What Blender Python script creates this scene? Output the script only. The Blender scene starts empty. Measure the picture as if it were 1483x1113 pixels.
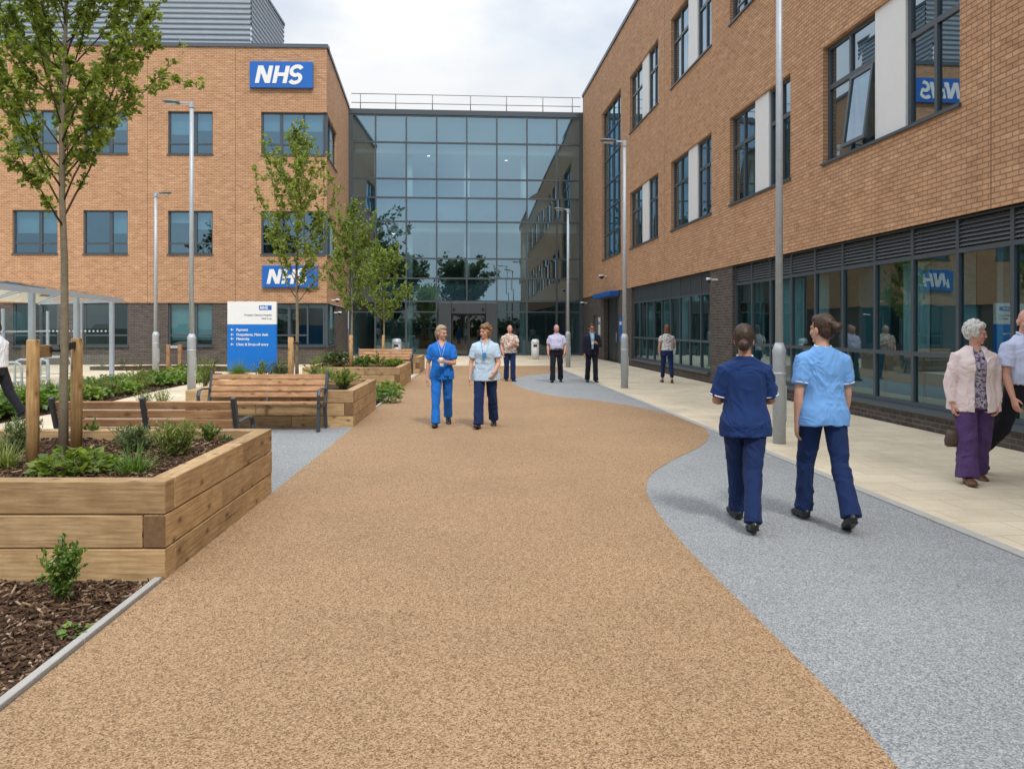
import bpy, bmesh, math, random
import numpy as np
from mathutils import Vector, Matrix, noise
V = Vector
R = math.radians
PI = math.pi
random.seed(7)
SC = bpy.context.scene
COL = SC.collection

# ------------------------------------------------------------------ surveyed ground points
EYE, FOC, CX, HY = 1.63, 1100.0, 741.5, 473.0        # camera height (m) and photo calibration
def G(x, y):                                          # a point of the flat ground
    Y = FOC * EYE / (y - HY)
    return V(((x - CX) * Y / FOC, Y, 0))
def XY(x, Y): return V(((x - CX) * Y / FOC, Y, 0))
def ZAT(y, Y): return EYE + (HY - y) * Y / FOC

# ------------------------------------------------------------------ tagging
def tag(o, label=None, cat=None, group=None, kind=None):
    if label: o['label'] = label
    if cat: o['category'] = cat
    if group: o['group'] = group
    if kind: o['kind'] = kind
    return o
def thing(name, label, cat, loc=(0, 0, 0), rz=0, group=None):
    o = bpy.data.objects.new(name, None); COL.objects.link(o)
    o.empty_display_size = .2
    o.location = loc; o.rotation_euler = (0, 0, rz)
    return tag(o, label, cat, group)
def copy_tree(o, parent=None):
    c = o.copy(); COL.objects.link(c)
    if parent: c.parent = parent
    for ch in list(o.children): copy_tree(ch, c)
    return c
def put(o, loc, rz=0, label=None, s=None):
    o.location = loc; o.rotation_euler = (0, 0, rz)
    if label: o['label'] = label
    if s: o.scale = (s, s, s) if not hasattr(s, '__len__') else s
    return o

# ------------------------------------------------------------------ mesh builder
class MB:
    def __init__(s): s.v = []; s.f = []; s.uv = []; s.m = []; s.has_uv = False
    def face(s, pts, uv=None, m=0):
        n = len(s.v); s.v.extend(V(p) for p in pts)
        s.f.append(tuple(range(n, n + len(pts)))); s.m.append(m)
        s.uv.append(uv)
        if uv: s.has_uv = True
    def box(s, c, size, rot=None, m=0, uv=True):
        c = V(c); hx, hy, hz = [a / 2 for a in size]
        P = [V((x * hx, y * hy, z * hz)) for x in (-1, 1) for y in (-1, 1) for z in (-1, 1)]
        quads = [(0, 1, 3, 2, 0), (4, 6, 7, 5, 0), (0, 4, 5, 1, 1), (2, 3, 7, 6, 1), (0, 2, 6, 4, 2), (1, 5, 7, 3, 2)]
        n = len(s.v)
        L = max(range(3), key=lambda i: size[i]); ro = random.random() * 9, random.random() * 9
        for p in P: s.v.append(c + (rot @ p if rot else p))
        for q in quads:
            ax = q[4]; o = [i for i in range(3) if i != ax]
            if L in o: ua = L; va = [i for i in o if i != L][0]
            else: ua, va = o
            s.f.append(tuple(n + i for i in q[:4])); s.m.append(m)
            if uv:
                s.uv.append([(P[i][ua] + ro[0], P[i][va] + ro[1] + ax * .37) for i in q[:4]]); s.has_uv = True
            else: s.uv.append(None)
    def bar(s, a, b, w, h, m=0, up=V((0, 0, 1))):              # rectangular bar from a to b
        a, b = V(a), V(b); d = b - a; L = d.length; x = d.normalized()
        y = up.cross(x)
        if y.length < 1e-4: y = V((0, 1, 0))
        y.normalize(); z = x.cross(y)
        s.box((a + b) / 2, (L, w, h), Matrix((x, y, z)).transposed(), m)
    def loft(s, rings, M=None, seg=24, m=0, close=True):       # rings: (centre, rx, ry) stacked, ellipses in the xy plane
        n = len(s.v)
        for c, rx, ry in rings:
            for k in range(seg):
                a = 2 * PI * k / seg
                p = V(c) + V((rx * math.cos(a), ry * math.sin(a), 0))
                s.v.append(M @ p if M else p)
        for r in range(len(rings) - 1):
            for k in range(seg):
                k2 = (k + 1) % seg
                s.f.append((n + r * seg + k, n + r * seg + k2, n + (r + 1) * seg + k2, n + (r + 1) * seg + k)); s.m.append(m); s.uv.append(None)
        if close:
            s.f.append(tuple(n + k for k in reversed(range(seg)))); s.m.append(m); s.uv.append(None)
            b = n + (len(rings) - 1) * seg
            s.f.append(tuple(b + k for k in range(seg))); s.m.append(m); s.uv.append(None)
    def tube(s, pts, rad, seg=10, m=0, nrm=None, round_ends=False):
        pts = [V(p) for p in pts]
        if not hasattr(rad, '__len__'): rad = [rad] * len(pts)
        rad = [r if hasattr(r, '__len__') else (r, r) for r in rad]
        if round_ends:
            d0 = (pts[0] - pts[1]).normalized(); d1 = (pts[-1] - pts[-2]).normalized()
            r0 = min(rad[0]); r1 = min(rad[-1])
            f = lambda r, k: (r[0] * k, r[1] * k)
            pts = [pts[0] + d0 * r0, pts[0] + d0 * r0 * .75] + pts + [pts[-1] + d1 * r1 * .75, pts[-1] + d1 * r1]
            rad = [f(rad[0], .2), f(rad[0], .66)] + rad + [f(rad[-1], .66), f(rad[-1], .2)]
        N = len(pts); n = len(s.v); t0 = None; a = None; L = 0
        for i in range(N):
            t = (pts[min(i + 1, N - 1)] - pts[max(i - 1, 0)]).normalized()
            if a is None:
                a = V(nrm) if nrm else (V((1, 0, 0)) if abs(t.x) < .8 else V((0, 1, 0)))
            a = (a - t * a.dot(t)).normalized(); b = t.cross(a)
            for k in range(seg):
                an = 2 * PI * k / seg
                s.v.append(pts[i] + a * (rad[i][0] * math.cos(an)) + b * (rad[i][1] * math.sin(an)))
        for i in range(N - 1):
            l2 = (pts[i + 1] - pts[i]).length
            for k in range(seg):
                k2 = (k + 1) % seg
                s.f.append((n + i * seg + k, n + i * seg + k2, n + (i + 1) * seg + k2, n + (i + 1) * seg + k)); s.m.append(m)
                u0, u1 = k / seg * .3, (k + 1) / seg * .3
                s.uv.append([(L, u0), (L, u1), (L + l2, u1), (L + l2, u0)]); s.has_uv = True
            L += l2
        s.f.append(tuple(n + k for k in reversed(range(seg)))); s.m.append(m); s.uv.append(None)
        b0 = n + (N - 1) * seg
        s.f.append(tuple(b0 + k for k in range(seg))); s.m.append(m); s.uv.append(None)
    def ell(s, c, r, M=None, seg=16, rings=10, m=0):
        c = V(c)
        if not hasattr(r, '__len__'): r = (r, r, r)
        n = len(s.v)
        def add(p): s.v.append(M @ p if M else p)
        add(c + V((0, 0, -r[2])))
        for i in range(1, rings):
            ph = -PI / 2 + PI * i / rings
            for k in range(seg):
                a = 2 * PI * k / seg
                add(c + V((r[0] * math.cos(ph) * math.cos(a), r[1] * math.cos(ph) * math.sin(a), r[2] * math.sin(ph))))
        add(c + V((0, 0, r[2])))
        top = len(s.v) - 1
        def F(q): s.f.append(q); s.m.append(m); s.uv.append(None)
        for k in range(seg):
            k2 = (k + 1) % seg
            F((n, n + 1 + k2, n + 1 + k))
            b = n + 1 + (rings - 2) * seg
            F((b + k, b + k2, top))
            for i in range(rings - 2):
                q = n + 1 + i * seg
                F((q + k, q + k2, q + seg + k2, q + seg + k))
    def torus(s, c, axis, Rr, r, seg=24, m=0):
        c = V(c); ax = V(axis).normalized(); a = ax.orthogonal().normalized(); b = ax.cross(a)
        pr = Rr if hasattr(Rr, '__len__') else (Rr, Rr)
        n = len(s.v); q = 6
        for i in range(seg):
            t = 2 * PI * i / seg; d = a * math.cos(t) + b * math.sin(t)
            for k in range(q):
                u = 2 * PI * k / q
                s.v.append(c + a * (pr[0] * math.cos(t)) + b * (pr[1] * math.sin(t)) + d * (r * math.cos(u)) + ax * (r * math.sin(u)))
        for i in range(seg):
            for k in range(q):
                i2, k2 = (i + 1) % seg, (k + 1) % q
                s.f.append((n + i * q + k, n + i2 * q + k, n + i2 * q + k2, n + i * q + k2)); s.m.append(m); s.uv.append(None)
    def prism(s, poly, z0, z1, m=0, holes=None):               # poly: xy outline (counter-clockwise)
        n = len(s.v); k = len(poly)
        for p in poly: s.v.append(V((p[0], p[1], z0)))
        for p in poly: s.v.append(V((p[0], p[1], z1)))
        for i in range(k):
            j = (i + 1) % k
            s.f.append((n + i, n + j, n + k + j, n + k + i)); s.m.append(m); s.uv.append(None)
        s.f.append(tuple(n + k + i for i in range(k))); s.m.append(m); s.uv.append(None)
        s.f.append(tuple(n + i for i in reversed(range(k)))); s.m.append(m); s.uv.append(None)
    def fbox(s, F, u0, u1, z0, z1, w0, w1, m=0):               # box in a facade's own frame
        c = F.pt((u0 + u1) / 2, (z0 + z1) / 2, (w0 + w1) / 2)
        s.box(c, (abs(u1 - u0), abs(w1 - w0), abs(z1 - z0)), F.M, m)
    def mesh(s, name):
        me = bpy.data.meshes.new(name)
        me.from_pydata(s.v, [], s.f)
        if s.has_uv:
            uvl = me.uv_layers.new(name='UVMap'); arr = []
            for f, uv in zip(s.f, s.uv):
                arr.extend(c for p in (uv if uv else [(0, 0)] * len(f)) for c in p)
            uvl.data.foreach_set('uv', arr)
        me.polygons.foreach_set('material_index', s.m)
        return me
    def build(s, name, mats, parent=None, smooth=False, wo=None, bevel=0):
        me = s.mesh(name)
        if wo is not None: me.transform(Matrix.Translation(-V(wo)))
        for mt in (mats if isinstance(mats, (list, tuple)) else [mats]): me.materials.append(mt)
        if smooth: me.polygons.foreach_set('use_smooth', [True] * len(me.polygons))
        me.update()
        o = bpy.data.objects.new(name, me); COL.objects.link(o)
        if parent: o.parent = parent
        if bevel:
            b = o.modifiers.new('bevel', 'BEVEL'); b.width = bevel; b.segments = 2; b.limit_method = 'ANGLE'
        return o

class Face:                                                     # a vertical facade from p0 to p1, outside to the left of p0->p1
    def __init__(s, p0, p1):
        s.p0 = V((p0[0], p0[1], 0)); d = V((p1[0], p1[1], 0)) - s.p0
        s.L = d.length; s.d = d.normalized(); s.n = V((-s.d.y, s.d.x, 0))
        s.M = Matrix((s.d, s.n, V((0, 0, 1)))).transposed()
    def pt(s, u, z, w=0): return s.p0 + s.d * u + s.n * w + V((0, 0, z))
def wall(mb, F, u0, u1, z0, z1, holes, depth=.2, w=0, m=0):     # a wall skin with openings and their reveals
    us = sorted({u0, u1, *[h[0] for h in holes], *[h[1] for h in holes]})
    zs = sorted({z0, z1, *[h[2] for h in holes], *[h[3] for h in holes]})
    us = [a for a in us if u0 <= a <= u1]; zs = [a for a in zs if z0 <= a <= z1]
    for i in range(len(us) - 1):
        for j in range(len(zs) - 1):
            a, b, c, d = us[i], us[i + 1], zs[j], zs[j + 1]
            um, zm = (a + b) / 2, (c + d) / 2
            if any(h[0] < um < h[1] and h[2] < zm < h[3] for h in holes): continue
            mb.face([F.pt(b, c, w), F.pt(a, c, w), F.pt(a, d, w), F.pt(b, d, w)], [(b, c), (a, c), (a, d), (b, d)], m)
    for h in holes:
        a, b, c, d = h[:4]; e = w - depth
        if a > u0 + .001: mb.face([F.pt(a, c, w), F.pt(a, c, e), F.pt(a, d, e), F.pt(a, d, w)], [(0, c), (depth, c), (depth, d), (0, d)], m)
        if b < u1 - .001: mb.face([F.pt(b, c, e), F.pt(b, c, w), F.pt(b, d, w), F.pt(b, d, e)], [(depth, c), (0, c), (0, d), (depth, d)], m)
        mb.face([F.pt(a, d, w), F.pt(a, d, e), F.pt(b, d, e), F.pt(b, d, w)], [(a, 0), (a, depth), (b, depth), (b, 0)], m)
        if c > z0 + .001: mb.face([F.pt(b, c, w), F.pt(b, c, e), F.pt(a, c, e), F.pt(a, c, w)], [(b, 0), (b, depth), (a, depth), (a, 0)], m)

# ------------------------------------------------------------------ materials
class NT:
    def __init__(s, name):
        s.mat = bpy.data.materials.new(name); s.mat.use_nodes = True
        s.t = s.mat.node_tree; s.t.nodes.clear()
        s.out = s.n('ShaderNodeOutputMaterial')
    def n(s, ty, **kw):
        nd = s.t.nodes.new(ty)
        for k, v in kw.items():
            if k.startswith('i_'):
                key = k[2:].replace('_', ' ')
                nd.inputs[key].default_value = v
            else: setattr(nd, k, v)
        return nd
    def l(s, a, b): s.t.links.new(a, b)
    def co(s, kind='Object', scale=(1, 1, 1)):
        tc = s.n('ShaderNodeTexCoord'); mp = s.n('ShaderNodeMapping')
        mp.inputs['Scale'].default_value = scale
        s.l(tc.outputs[kind], mp.inputs['Vector']); return mp.outputs[0]
    def noise(s, vec, scale, detail=3, rough=.55):
        nd = s.n('ShaderNodeTexNoise', i_Scale=scale, i_Detail=detail, i_Roughness=rough)
        s.l(vec, nd.inputs['Vector']); return nd.outputs[0]
    def ramp(s, fac, stops):
        r = s.n('ShaderNodeValToRGB'); e = r.color_ramp.elements
        while len(e) < len(stops): e.new(.5)
        for x, (p, c) in zip(e, stops):
            x.position = p; x.color = (*c, 1) if len(c) == 3 else c
        s.l(fac, r.inputs[0]); return r.outputs[0]
    def mix(s, a, b, fac, mode='MIX'):
        m = s.n('ShaderNodeMix', data_type='RGBA', blend_type=mode)
        for k, x in ((0, fac), (6, a), (7, b)):
            if hasattr(x, 'is_output'): s.l(x, m.inputs[k])
            else: m.inputs[k].default_value = x if k == 0 else (*x, 1)
        return m.outputs[2]
    def bump(s, h, strength=.3, dist=.01):
        b = s.n('ShaderNodeBump', i_Strength=strength, i_Distance=dist)
        s.l(h, b.inputs['Height']); return b.outputs[0]
    def pbr(s, col, rough=.6, metal=0, nrm=None, spec=None, sheen=None):
        p = s.n('ShaderNodeBsdfPrincipled')
        if hasattr(col, 'is_output'): s.l(col, p.inputs['Base Color'])
        else: p.inputs['Base Color'].default_value = (*col, 1)
        if hasattr(rough, 'is_output'): s.l(rough, p.inputs['Roughness'])
        else: p.inputs['Roughness'].default_value = rough
        p.inputs['Metallic'].default_value = metal
        if spec is not None: p.inputs['Specular IOR Level'].default_value = spec
        if sheen: p.inputs['Sheen Weight'].default_value = sheen
        if nrm is not None: s.l(nrm, p.inputs['Normal'])
        s.l(p.outputs[0], s.out.inputs[0]); return s.mat
def dk(c, k): return tuple(a * k for a in c)
def m_plain(name, c, rough=.55, metal=0, var=.15, scale=6, bump=0, bscale=80, spec=None, kind='Object', sheen=None):
    t = NT(name); co = t.co(kind)
    col = t.mix(dk(c, 1 - var), dk(c, 1 + var * .6), t.noise(co, scale, 4))
    nr = t.bump(t.noise(co, bscale, 2), bump, .004) if bump else None
    return t.pbr(col, rough, metal, nr, spec, sheen)
def m_brick(name, c1, c2, mortar, odd):
    t = NT(name); co = t.co('UV')
    b = t.n('ShaderNodeTexBrick', offset=.5, i_Scale=1, i_Mortar_Size=.011, i_Mortar_Smooth=.2, i_Bias=-.1, i_Brick_Width=.225, i_Row_Height=.075)
    t.l(co, b.inputs['Vector'])
    patch = t.noise(co, .35, 4)
    A = t.mix(c1, dk(c1, .86), patch); B = t.mix(c2, odd, t.noise(co, 1.7, 2))
    t.l(A, b.inputs['Color1']); t.l(B, b.inputs['Color2']); b.inputs['Mortar'].default_value = (*mortar, 1)
    # every brick its own firing tone
    def M(op, a, b=None):
        q = t.n('ShaderNodeMath', operation=op)
        for i, x in enumerate((a, b)):
            if x is None: continue
            if hasattr(x, 'is_output'): t.l(x, q.inputs[i])
            else: q.inputs[i].default_value = x
        return q.outputs[0]
    sx = t.n('ShaderNodeSeparateXYZ'); t.l(co, sx.inputs[0])
    row = M('FLOOR', M('DIVIDE', sx.outputs[1], .075))
    colm = M('FLOOR', M('ADD', M('DIVIDE', sx.outputs[0], .225), M('MULTIPLY', M('FLOORED_MODULO', row, 2.0), .5)))
    cx = t.n('ShaderNodeCombineXYZ'); t.l(colm, cx.inputs[0]); t.l(row, cx.inputs[1])
    wn = t.n('ShaderNodeTexWhiteNoise', noise_dimensions='2D'); t.l(cx.outputs[0], wn.inputs[0])
    tone = t.ramp(wn.outputs[0], [(0, (.82, .79, .77)), (.14, (.93, .92, .91)), (.6, (1.0, 1.0, 1.0)), (.86, (1.06, 1.07, 1.08)), (1, (1.18, 1.21, 1.24))])
    fine = t.noise(co, 60, 3)
    col = t.mix(b.outputs[0], t.mix((.55, .55, .55), (1.25, 1.25, 1.25), fine), .35, 'MULTIPLY')
    col = t.mix(col, tone, 1.0, 'MULTIPLY')
    # faint rain streaking down the wall
    st = t.noise(t.co('UV', (2.2, .12, 1)), 1.0, 5)
    col = t.mix(col, t.ramp(st, [(.3, (.90, .89, .89)), (.65, (1.05, 1.05, 1.05))]), .6, 'MULTIPLY')
    h = t.n('ShaderNodeMath', operation='SUBTRACT'); h.inputs[0].default_value = 1; t.l(b.outputs[1], h.inputs[1])
    return t.pbr(col, .85, 0, t.bump(h.outputs[0], .6, .008), .25)
def m_gravel(name, stops, scale=95, big=.18):
    t = NT(name); co = t.co()
    v = t.n('ShaderNodeTexVoronoi', i_Scale=scale); t.l(co, v.inputs['Vector'])
    sep = t.n('ShaderNodeSeparateColor'); t.l(v.outputs['Color'], sep.inputs[0])
    # squeeze with a second, larger grain so that stones clump
    mixv = t.n('ShaderNodeMath', operation='MULTIPLY_ADD'); t.l(sep.outputs[0], mixv.inputs[0]); mixv.inputs[1].default_value = .6
    nz = t.n('ShaderNodeMath', operation='MULTIPLY'); t.l(t.noise(co, 42, 4), nz.inputs[0]); nz.inputs[1].default_value = .4
    t.l(nz.outputs[0], mixv.inputs[2])
    col = t.ramp(mixv.outputs[0], stops)
    lo = t.noise(co, .55, 7, .68)
    col = t.mix(col, t.ramp(lo, [(.3, (1 - big,) * 3), (.7, (1 + big * .5,) * 3)]), 1.0, 'MULTIPLY')
    return t.pbr(col, .8, 0, t.bump(v.outputs['Distance'], .5, .006), .3)
def m_wood(name, c1, c2, dark, grain=1.0, rough=.7):
    t = NT(name)
    gi = t.n('ShaderNodeNewGeometry')
    co = t.co('UV', (1.1, 16 * grain, 1)); co2 = t.co('UV', (1, 1, 1))
    g = t.noise(co, 3.2, 6, .65)
    col = t.ramp(g, [(.28, dk(c2, .75)), (.45, c2), (.62, c1), (.8, dk(c1, 1.1))])
    # knots
    v = t.n('ShaderNodeTexVoronoi', voronoi_dimensions='2D', i_Scale=2.3); t.l(t.co('UV', (1, 1.7, 1)), v.inputs['Vector'])
    kn = t.ramp(v.outputs['Distance'], [(.02, (.9, .9, .9)), (.05, (.5, .5, .5)), (.13, (0, 0, 0))])
    col = t.mix(col, dark, kn)
    ck = t.noise(t.co('UV', (.8, 34, 1)), 1.5, 3)                 # drying checks along the grain
    col = t.mix(col, dk(dark, .7), t.ramp(ck, [(.66, (0, 0, 0)), (.70, (.75, .75, .75))]))
    # each timber its own tone
    tone = t.ramp(gi.outputs['Random Per Island'], [(0, (.74, .72, .70)), (.5, (1, 1, 1)), (1, (1.14, 1.12, 1.08))])
    col = t.mix(col, tone, 1.0, 'MULTIPLY')
    blot = t.noise(co2, 5, 4)
    col = t.mix(col, t.ramp(blot, [(.35, (.8, .78, .75)), (.6, (1.05, 1.05, 1.05))]), .8, 'MULTIPLY')
    return t.pbr(col, rough, 0, t.bump(g, .35, .004), .3)
def m_leaf(name, c1, c2, trans=.35):
    t = NT(name); gi = t.n('ShaderNodeNewGeometry')
    col = t.ramp(gi.outputs['Random Per Island'], [(0, dk(c1, .7)), (.35, c1), (.7, c2), (1, dk(c2, 1.25))])
    col = t.mix(col, t.ramp(t.noise(t.co('Object'), 2.2, 3), [(.3, (.72, .75, .7)), (.7, (1.2, 1.15, 1.0))]), .8, 'MULTIPLY')
    p = t.n('ShaderNodeBsdfPrincipled', i_Roughness=.45); t.l(col, p.inputs['Base Color'])
    tr = t.n('ShaderNodeBsdfTranslucent'); t.l(t.mix(col, (1.3, 1.4, .5), 1.0, 'MULTIPLY'), tr.inputs[0])
    mx = t.n('ShaderNodeMixShader'); mx.inputs[0].default_value = trans
    t.l(p.outputs[0], mx.inputs[1]); t.l(tr.outputs[0], mx.inputs[2]); t.l(mx.outputs[0], t.out.inputs[0]); return t.mat
def m_glass(name, tint, r0=.12, r1=.9, refl=(.85, .93, .97), wav=.0):
    t = NT(name)
    lw = t.n('ShaderNodeLayerWeight', i_Blend=.5)
    mr = t.n('ShaderNodeMapRange'); mr.inputs['To Min'].default_value = r0; mr.inputs['To Max'].default_value = r1
    pw = t.n('ShaderNodeMath', operation='POWER'); t.l(lw.outputs['Facing'], pw.inputs[0]); pw.inputs[1].default_value = 2.4
    t.l(pw.outputs[0], mr.inputs['Value'])
    gl = t.n('ShaderNodeBsdfGlossy', i_Roughness=.0); gl.inputs['Color'].default_value = (*refl, 1)
    tr = t.n('ShaderNodeBsdfTransparent'); tr.inputs[0].default_value = (*tint, 1)
    if wav:
        t.l(t.bump(t.noise(t.co('Object'), .8, 1), wav, .02), gl.inputs['Normal'])
    mx = t.n('ShaderNodeMixShader'); t.l(mr.outputs[0], mx.inputs[0]); t.l(tr.outputs[0], mx.inputs[1]); t.l(gl.outputs[0], mx.inputs[2])
    t.l(mx.outputs[0], t.out.inputs[0]); return t.mat
def m_emit(name, c, st):
    t = NT(name); e = t.n('ShaderNodeEmission', i_Strength=st); e.inputs[0].default_value = (*c, 1); t.l(e.outputs[0], t.out.inputs[0]); return t.mat
def m_cloth(name, c, var=.18, rough=.85):
    t = NT(name); co = t.co()
    col = t.mix(dk(c, 1 - var), dk(c, 1 + var * .5), t.noise(co, 9, 4))
    return t.pbr(col, rough, 0, t.bump(t.noise(co, 380, 2), .15, .002), .2, .06)
def m_print(name, base, cols, scale=40):
    t = NT(name); co = t.co()
    n1 = t.noise(co, scale, 2); n2 = t.noise(co, scale * .6, 1)
    col = t.mix(base, cols[0], t.ramp(n1, [(.54, (0, 0, 0)), (.58, (1, 1, 1))]))
    if len(cols) > 1: col = t.mix(col, cols[1], t.ramp(n2, [(.56, (0, 0, 0)), (.6, (1, 1, 1))]))
    return t.pbr(col, .85, 0, None, .2)
def m_skin(name, c):
    t = NT(name); co = t.co()
    col = t.mix(dk(c, .88), (c[0] * 1.08, c[1] * .98, c[2] * .95), t.noise(co, 22, 4))
    p = t.n('ShaderNodeBsdfPrincipled', i_Roughness=.5); t.l(col, p.inputs['Base Color'])
    p.inputs['Subsurface Weight'].default_value = .12; p.inputs['Subsurface Radius'].default_value = (.02, .008, .004); p.inputs['Subsurface Scale'].default_value = .5
    p.inputs['Specular IOR Level'].default_value = .35
    t.l(p.outputs[0], t.out.inputs[0]); return t.mat
def m_hair(name, c):
    t = NT(name); co = t.co('Object', (60, 60, 9))
    n = t.noise(co, 1.6, 4)
    return t.pbr(t.ramp(n, [(.3, dk(c, .45)), (.55, c), (.8, dk(c, 1.5))]), .5, 0, t.bump(n, .6, .006), .35)

MT = {}
MT['brick'] = m_brick('buff_brick', (.61, .345, .198), (.50, .262, .138), (.30, .19, .117), (.66, .425, .265))
MT['dbrick'] = m_brick('dark_brick', (.082, .066, .058), (.105, .083, .072), (.15, .14, .13), (.13, .1, .085))
MT['frame'] = m_plain('grey_frame', (.062, .082, .10), .4, 0, .08)
MT['darkpanel'] = m_plain('dark_panel', (.04, .05, .058), .45, 0, .1)
MT['coping'] = m_plain('coping_metal', (.10, .12, .15), .4, .3, .1)
MT['whitepanel'] = m_plain('white_panel', (.74, .75, .76), .5, 0, .05)
MT['glass'] = m_glass('window_glass', (.40, .56, .61), .28, .95, (.76, .91, 1.0))
MT['glassblue'] = m_glass('atrium_glass', (.55, .72, .78), .40, .95, (.56, .81, .97))
MT['glassteal'] = m_glass('ground_floor_glass', (.35, .55, .59), .12, .75, (.70, .91, .96))
MT['glassleft'] = m_glass('block_window_glass', (.34, .52, .60), .30, .95, (.50, .75, .92))
MT['obscure'] = m_plain('obscured_panel', (.13, .21, .23), .5, 0, .1, 1)
MT['clear'] = m_glass('shelter_glass', (.88, .93, .93), .06, .8)
MT['roofclear'] = m_glass('shelter_roof_sheet', (.80, .84, .86), .10, .7)
MT['hoopgrey'] = m_plain('hoop_grey', (.62, .66, .69), .45, .1)
MT['inner'] = m_plain('inner_wall', (.42, .44, .44), .8, 0, .1, 1)
MT['innerdark'] = m_plain('inner_floor', (.12, .13, .14), .7, 0, .2, 2)
MT['innerpale'] = m_plain('atrium_inner_wall', (.62, .64, .64), .8, 0, .08, 1)
MT['ceil'] = m_plain('inner_ceiling', (.7, .71, .7), .8, 0, .05)
MT['blind'] = m_plain('roller_blind', (.62, .68, .68), .8, 0, .06, 3)
MT['lampon'] = m_emit('lit_ceiling_lamp', (1, .97, .9), 3.0)
MT['spandrel'] = m_plain('spandrel', (.10, .15, .18), .5, 0, .1)
MT['galv'] = m_plain('galvanised_steel', (.46, .50, .54), .5, .25, .2, 14)
MT['paintgrey'] = m_plain('grey_painted_steel', (.52, .57, .63), .45, .2, .1, 8)
MT['lantern'] = m_plain('lantern_grey', (.16, .18, .19), .4, .3)
MT['lens'] = m_plain('lantern_lens', (.75, .77, .78), .25)
MT['charcoal'] = m_plain('charcoal_metal', (.055, .068, .08), .45, .2, .15)
MT['white'] = m_plain('white_paint', (.8, .81, .82), .4, 0, .03)
MT['nhsblue'] = m_plain('sign_blue', (.012, .13, .50), .35, 0, .05)
MT['signblue2'] = m_plain('totem_blue', (.006, .165, .60), .35, 0, .04)
MT['signedge'] = m_plain('sign_edge', (.02, .16, .36), .4)
MT['ink'] = m_plain('dark_ink', (.05, .07, .12), .6)
MT['bluedoor'] = m_plain('blue_canopy', (.01, .10, .42), .4)
MT['sleeper'] = m_wood('oak_sleeper', (.56, .395, .22), (.43, .28, .14), (.10, .05, .022))
MT['slat'] = m_wood('bench_slat', (.52, .315, .17), (.40, .22, .115), (.14, .07, .03), .6, .55)
MT['stake'] = m_wood('round_stake', (.55, .36, .17), (.42, .25, .11), (.16, .08, .03), .8)
MT['endgrain'] = m_plain('end_grain', (.20, .115, .055), .8, 0, .6, 26)
MT['bark'] = m_plain('tree_bark', (.24, .20, .14), .9, 0, .45, 28, .7, 60)
MT['twig'] = m_plain('twig_bark', (.10, .07, .045), .9, 0, .3, 30)
MT['railgrey'] = m_plain('rail_grey', (.22, .24, .26), .5, .3)
MT['louvre'] = m_plain('louvre_grey', (.13, .145, .16), .45)
MT['strap'] = m_plain('rubber_strap', (.015, .015, .016), .6)
MT['leafA'] = m_leaf('leaf_olive', (.175, .24, .052), (.30, .36, .095), .45)
MT['leafB'] = m_leaf('leaf_mid', (.14, .21, .048), (.265, .34, .085), .42)
MT['leafD'] = m_leaf('leaf_dark', (.06, .09, .035), (.11, .155, .055), .3)
MT['lavender'] = m_leaf('leaf_greygreen', (.13, .19, .09), (.23, .30, .14), .2)
MT['grassy'] = m_leaf('leaf_grassy', (.16, .23, .05), (.30, .34, .11), .3)
MT['shrub'] = m_leaf('leaf_bright', (.085, .17, .03), (.17, .28, .055), .3)
MT['path'] = m_gravel('buff_resin', [(.16, (.12, .070, .033)), (.34, (.25, .151, .079)), (.55, (.375, .236, .130)), (.82, (.505, .352, .214))], 150, .13)
MT['greyresin'] = m_gravel('grey_resin', [(.16, (.125, .135, .142)), (.36, (.22, .231, .24)), (.58, (.30, .314, .325)), (.84, (.45, .463, .475))], 150, .13)
# ------------------------------------------------------------------ people
def volume_mesh(mb, name, voxel, smooth):
    me = mb.mesh(name); ob = bpy.data.objects.new('tmp', me); COL.objects.link(ob)
    r = ob.modifiers.new('r', 'REMESH'); r.mode = 'VOXEL'; r.voxel_size = voxel; r.use_smooth_shade = True
    s = ob.modifiers.new('s', 'SMOOTH'); s.factor = .5; s.iterations = smooth
    dg = bpy.context.evaluated_depsgraph_get(); dg.update()
    out = bpy.data.meshes.new_from_object(ob.evaluated_get(dg), depsgraph=dg)
    out.name = name
    bpy.data.objects.remove(ob); bpy.data.meshes.remove(me)
    out.materials.clear()
    return out
def folds(me, amp, fr, seed, keep=None):
    n = len(me.vertices); nr = np.empty(n * 3); me.vertices.foreach_get('normal', nr)
    co = np.empty(n * 3); me.vertices.foreach_get('co', co); co = co.reshape(-1, 3); nr = nr.reshape(-1, 3)
    for i in range(n):
        p = co[i]; w = noise.noise_vector(V((p[0] * 4 + seed, p[1] * 4, p[2] * 3)))
        q = V((p[0] * fr[0] + seed, p[1] * fr[1], p[2] * fr[2])) + w * 1.1
        q2 = V((q.x * 1.9 + 3, q.y * 1.9 - 4, q.z * 2.6)) + w * .8
        k = (1 - 2.4 * abs(noise.noise(q))) * .6 + (.5 - 1.6 * abs(noise.noise(q2))) * .45 - .25
        co[i] = p + nr[i] * (amp * k * (keep(p) if keep else 1))
    me.vertices.foreach_set('co', co.ravel()); me.update()
def link(me, name, mats, parent, smooth=True):
    for m in (mats if isinstance(mats, (list, tuple)) else [mats]): me.materials.append(m)
    if smooth: me.polygons.foreach_set('use_smooth', [True] * len(me.polygons))
    o = bpy.data.objects.new(name, me); COL.objects.link(o); o.parent = parent; return o

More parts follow.
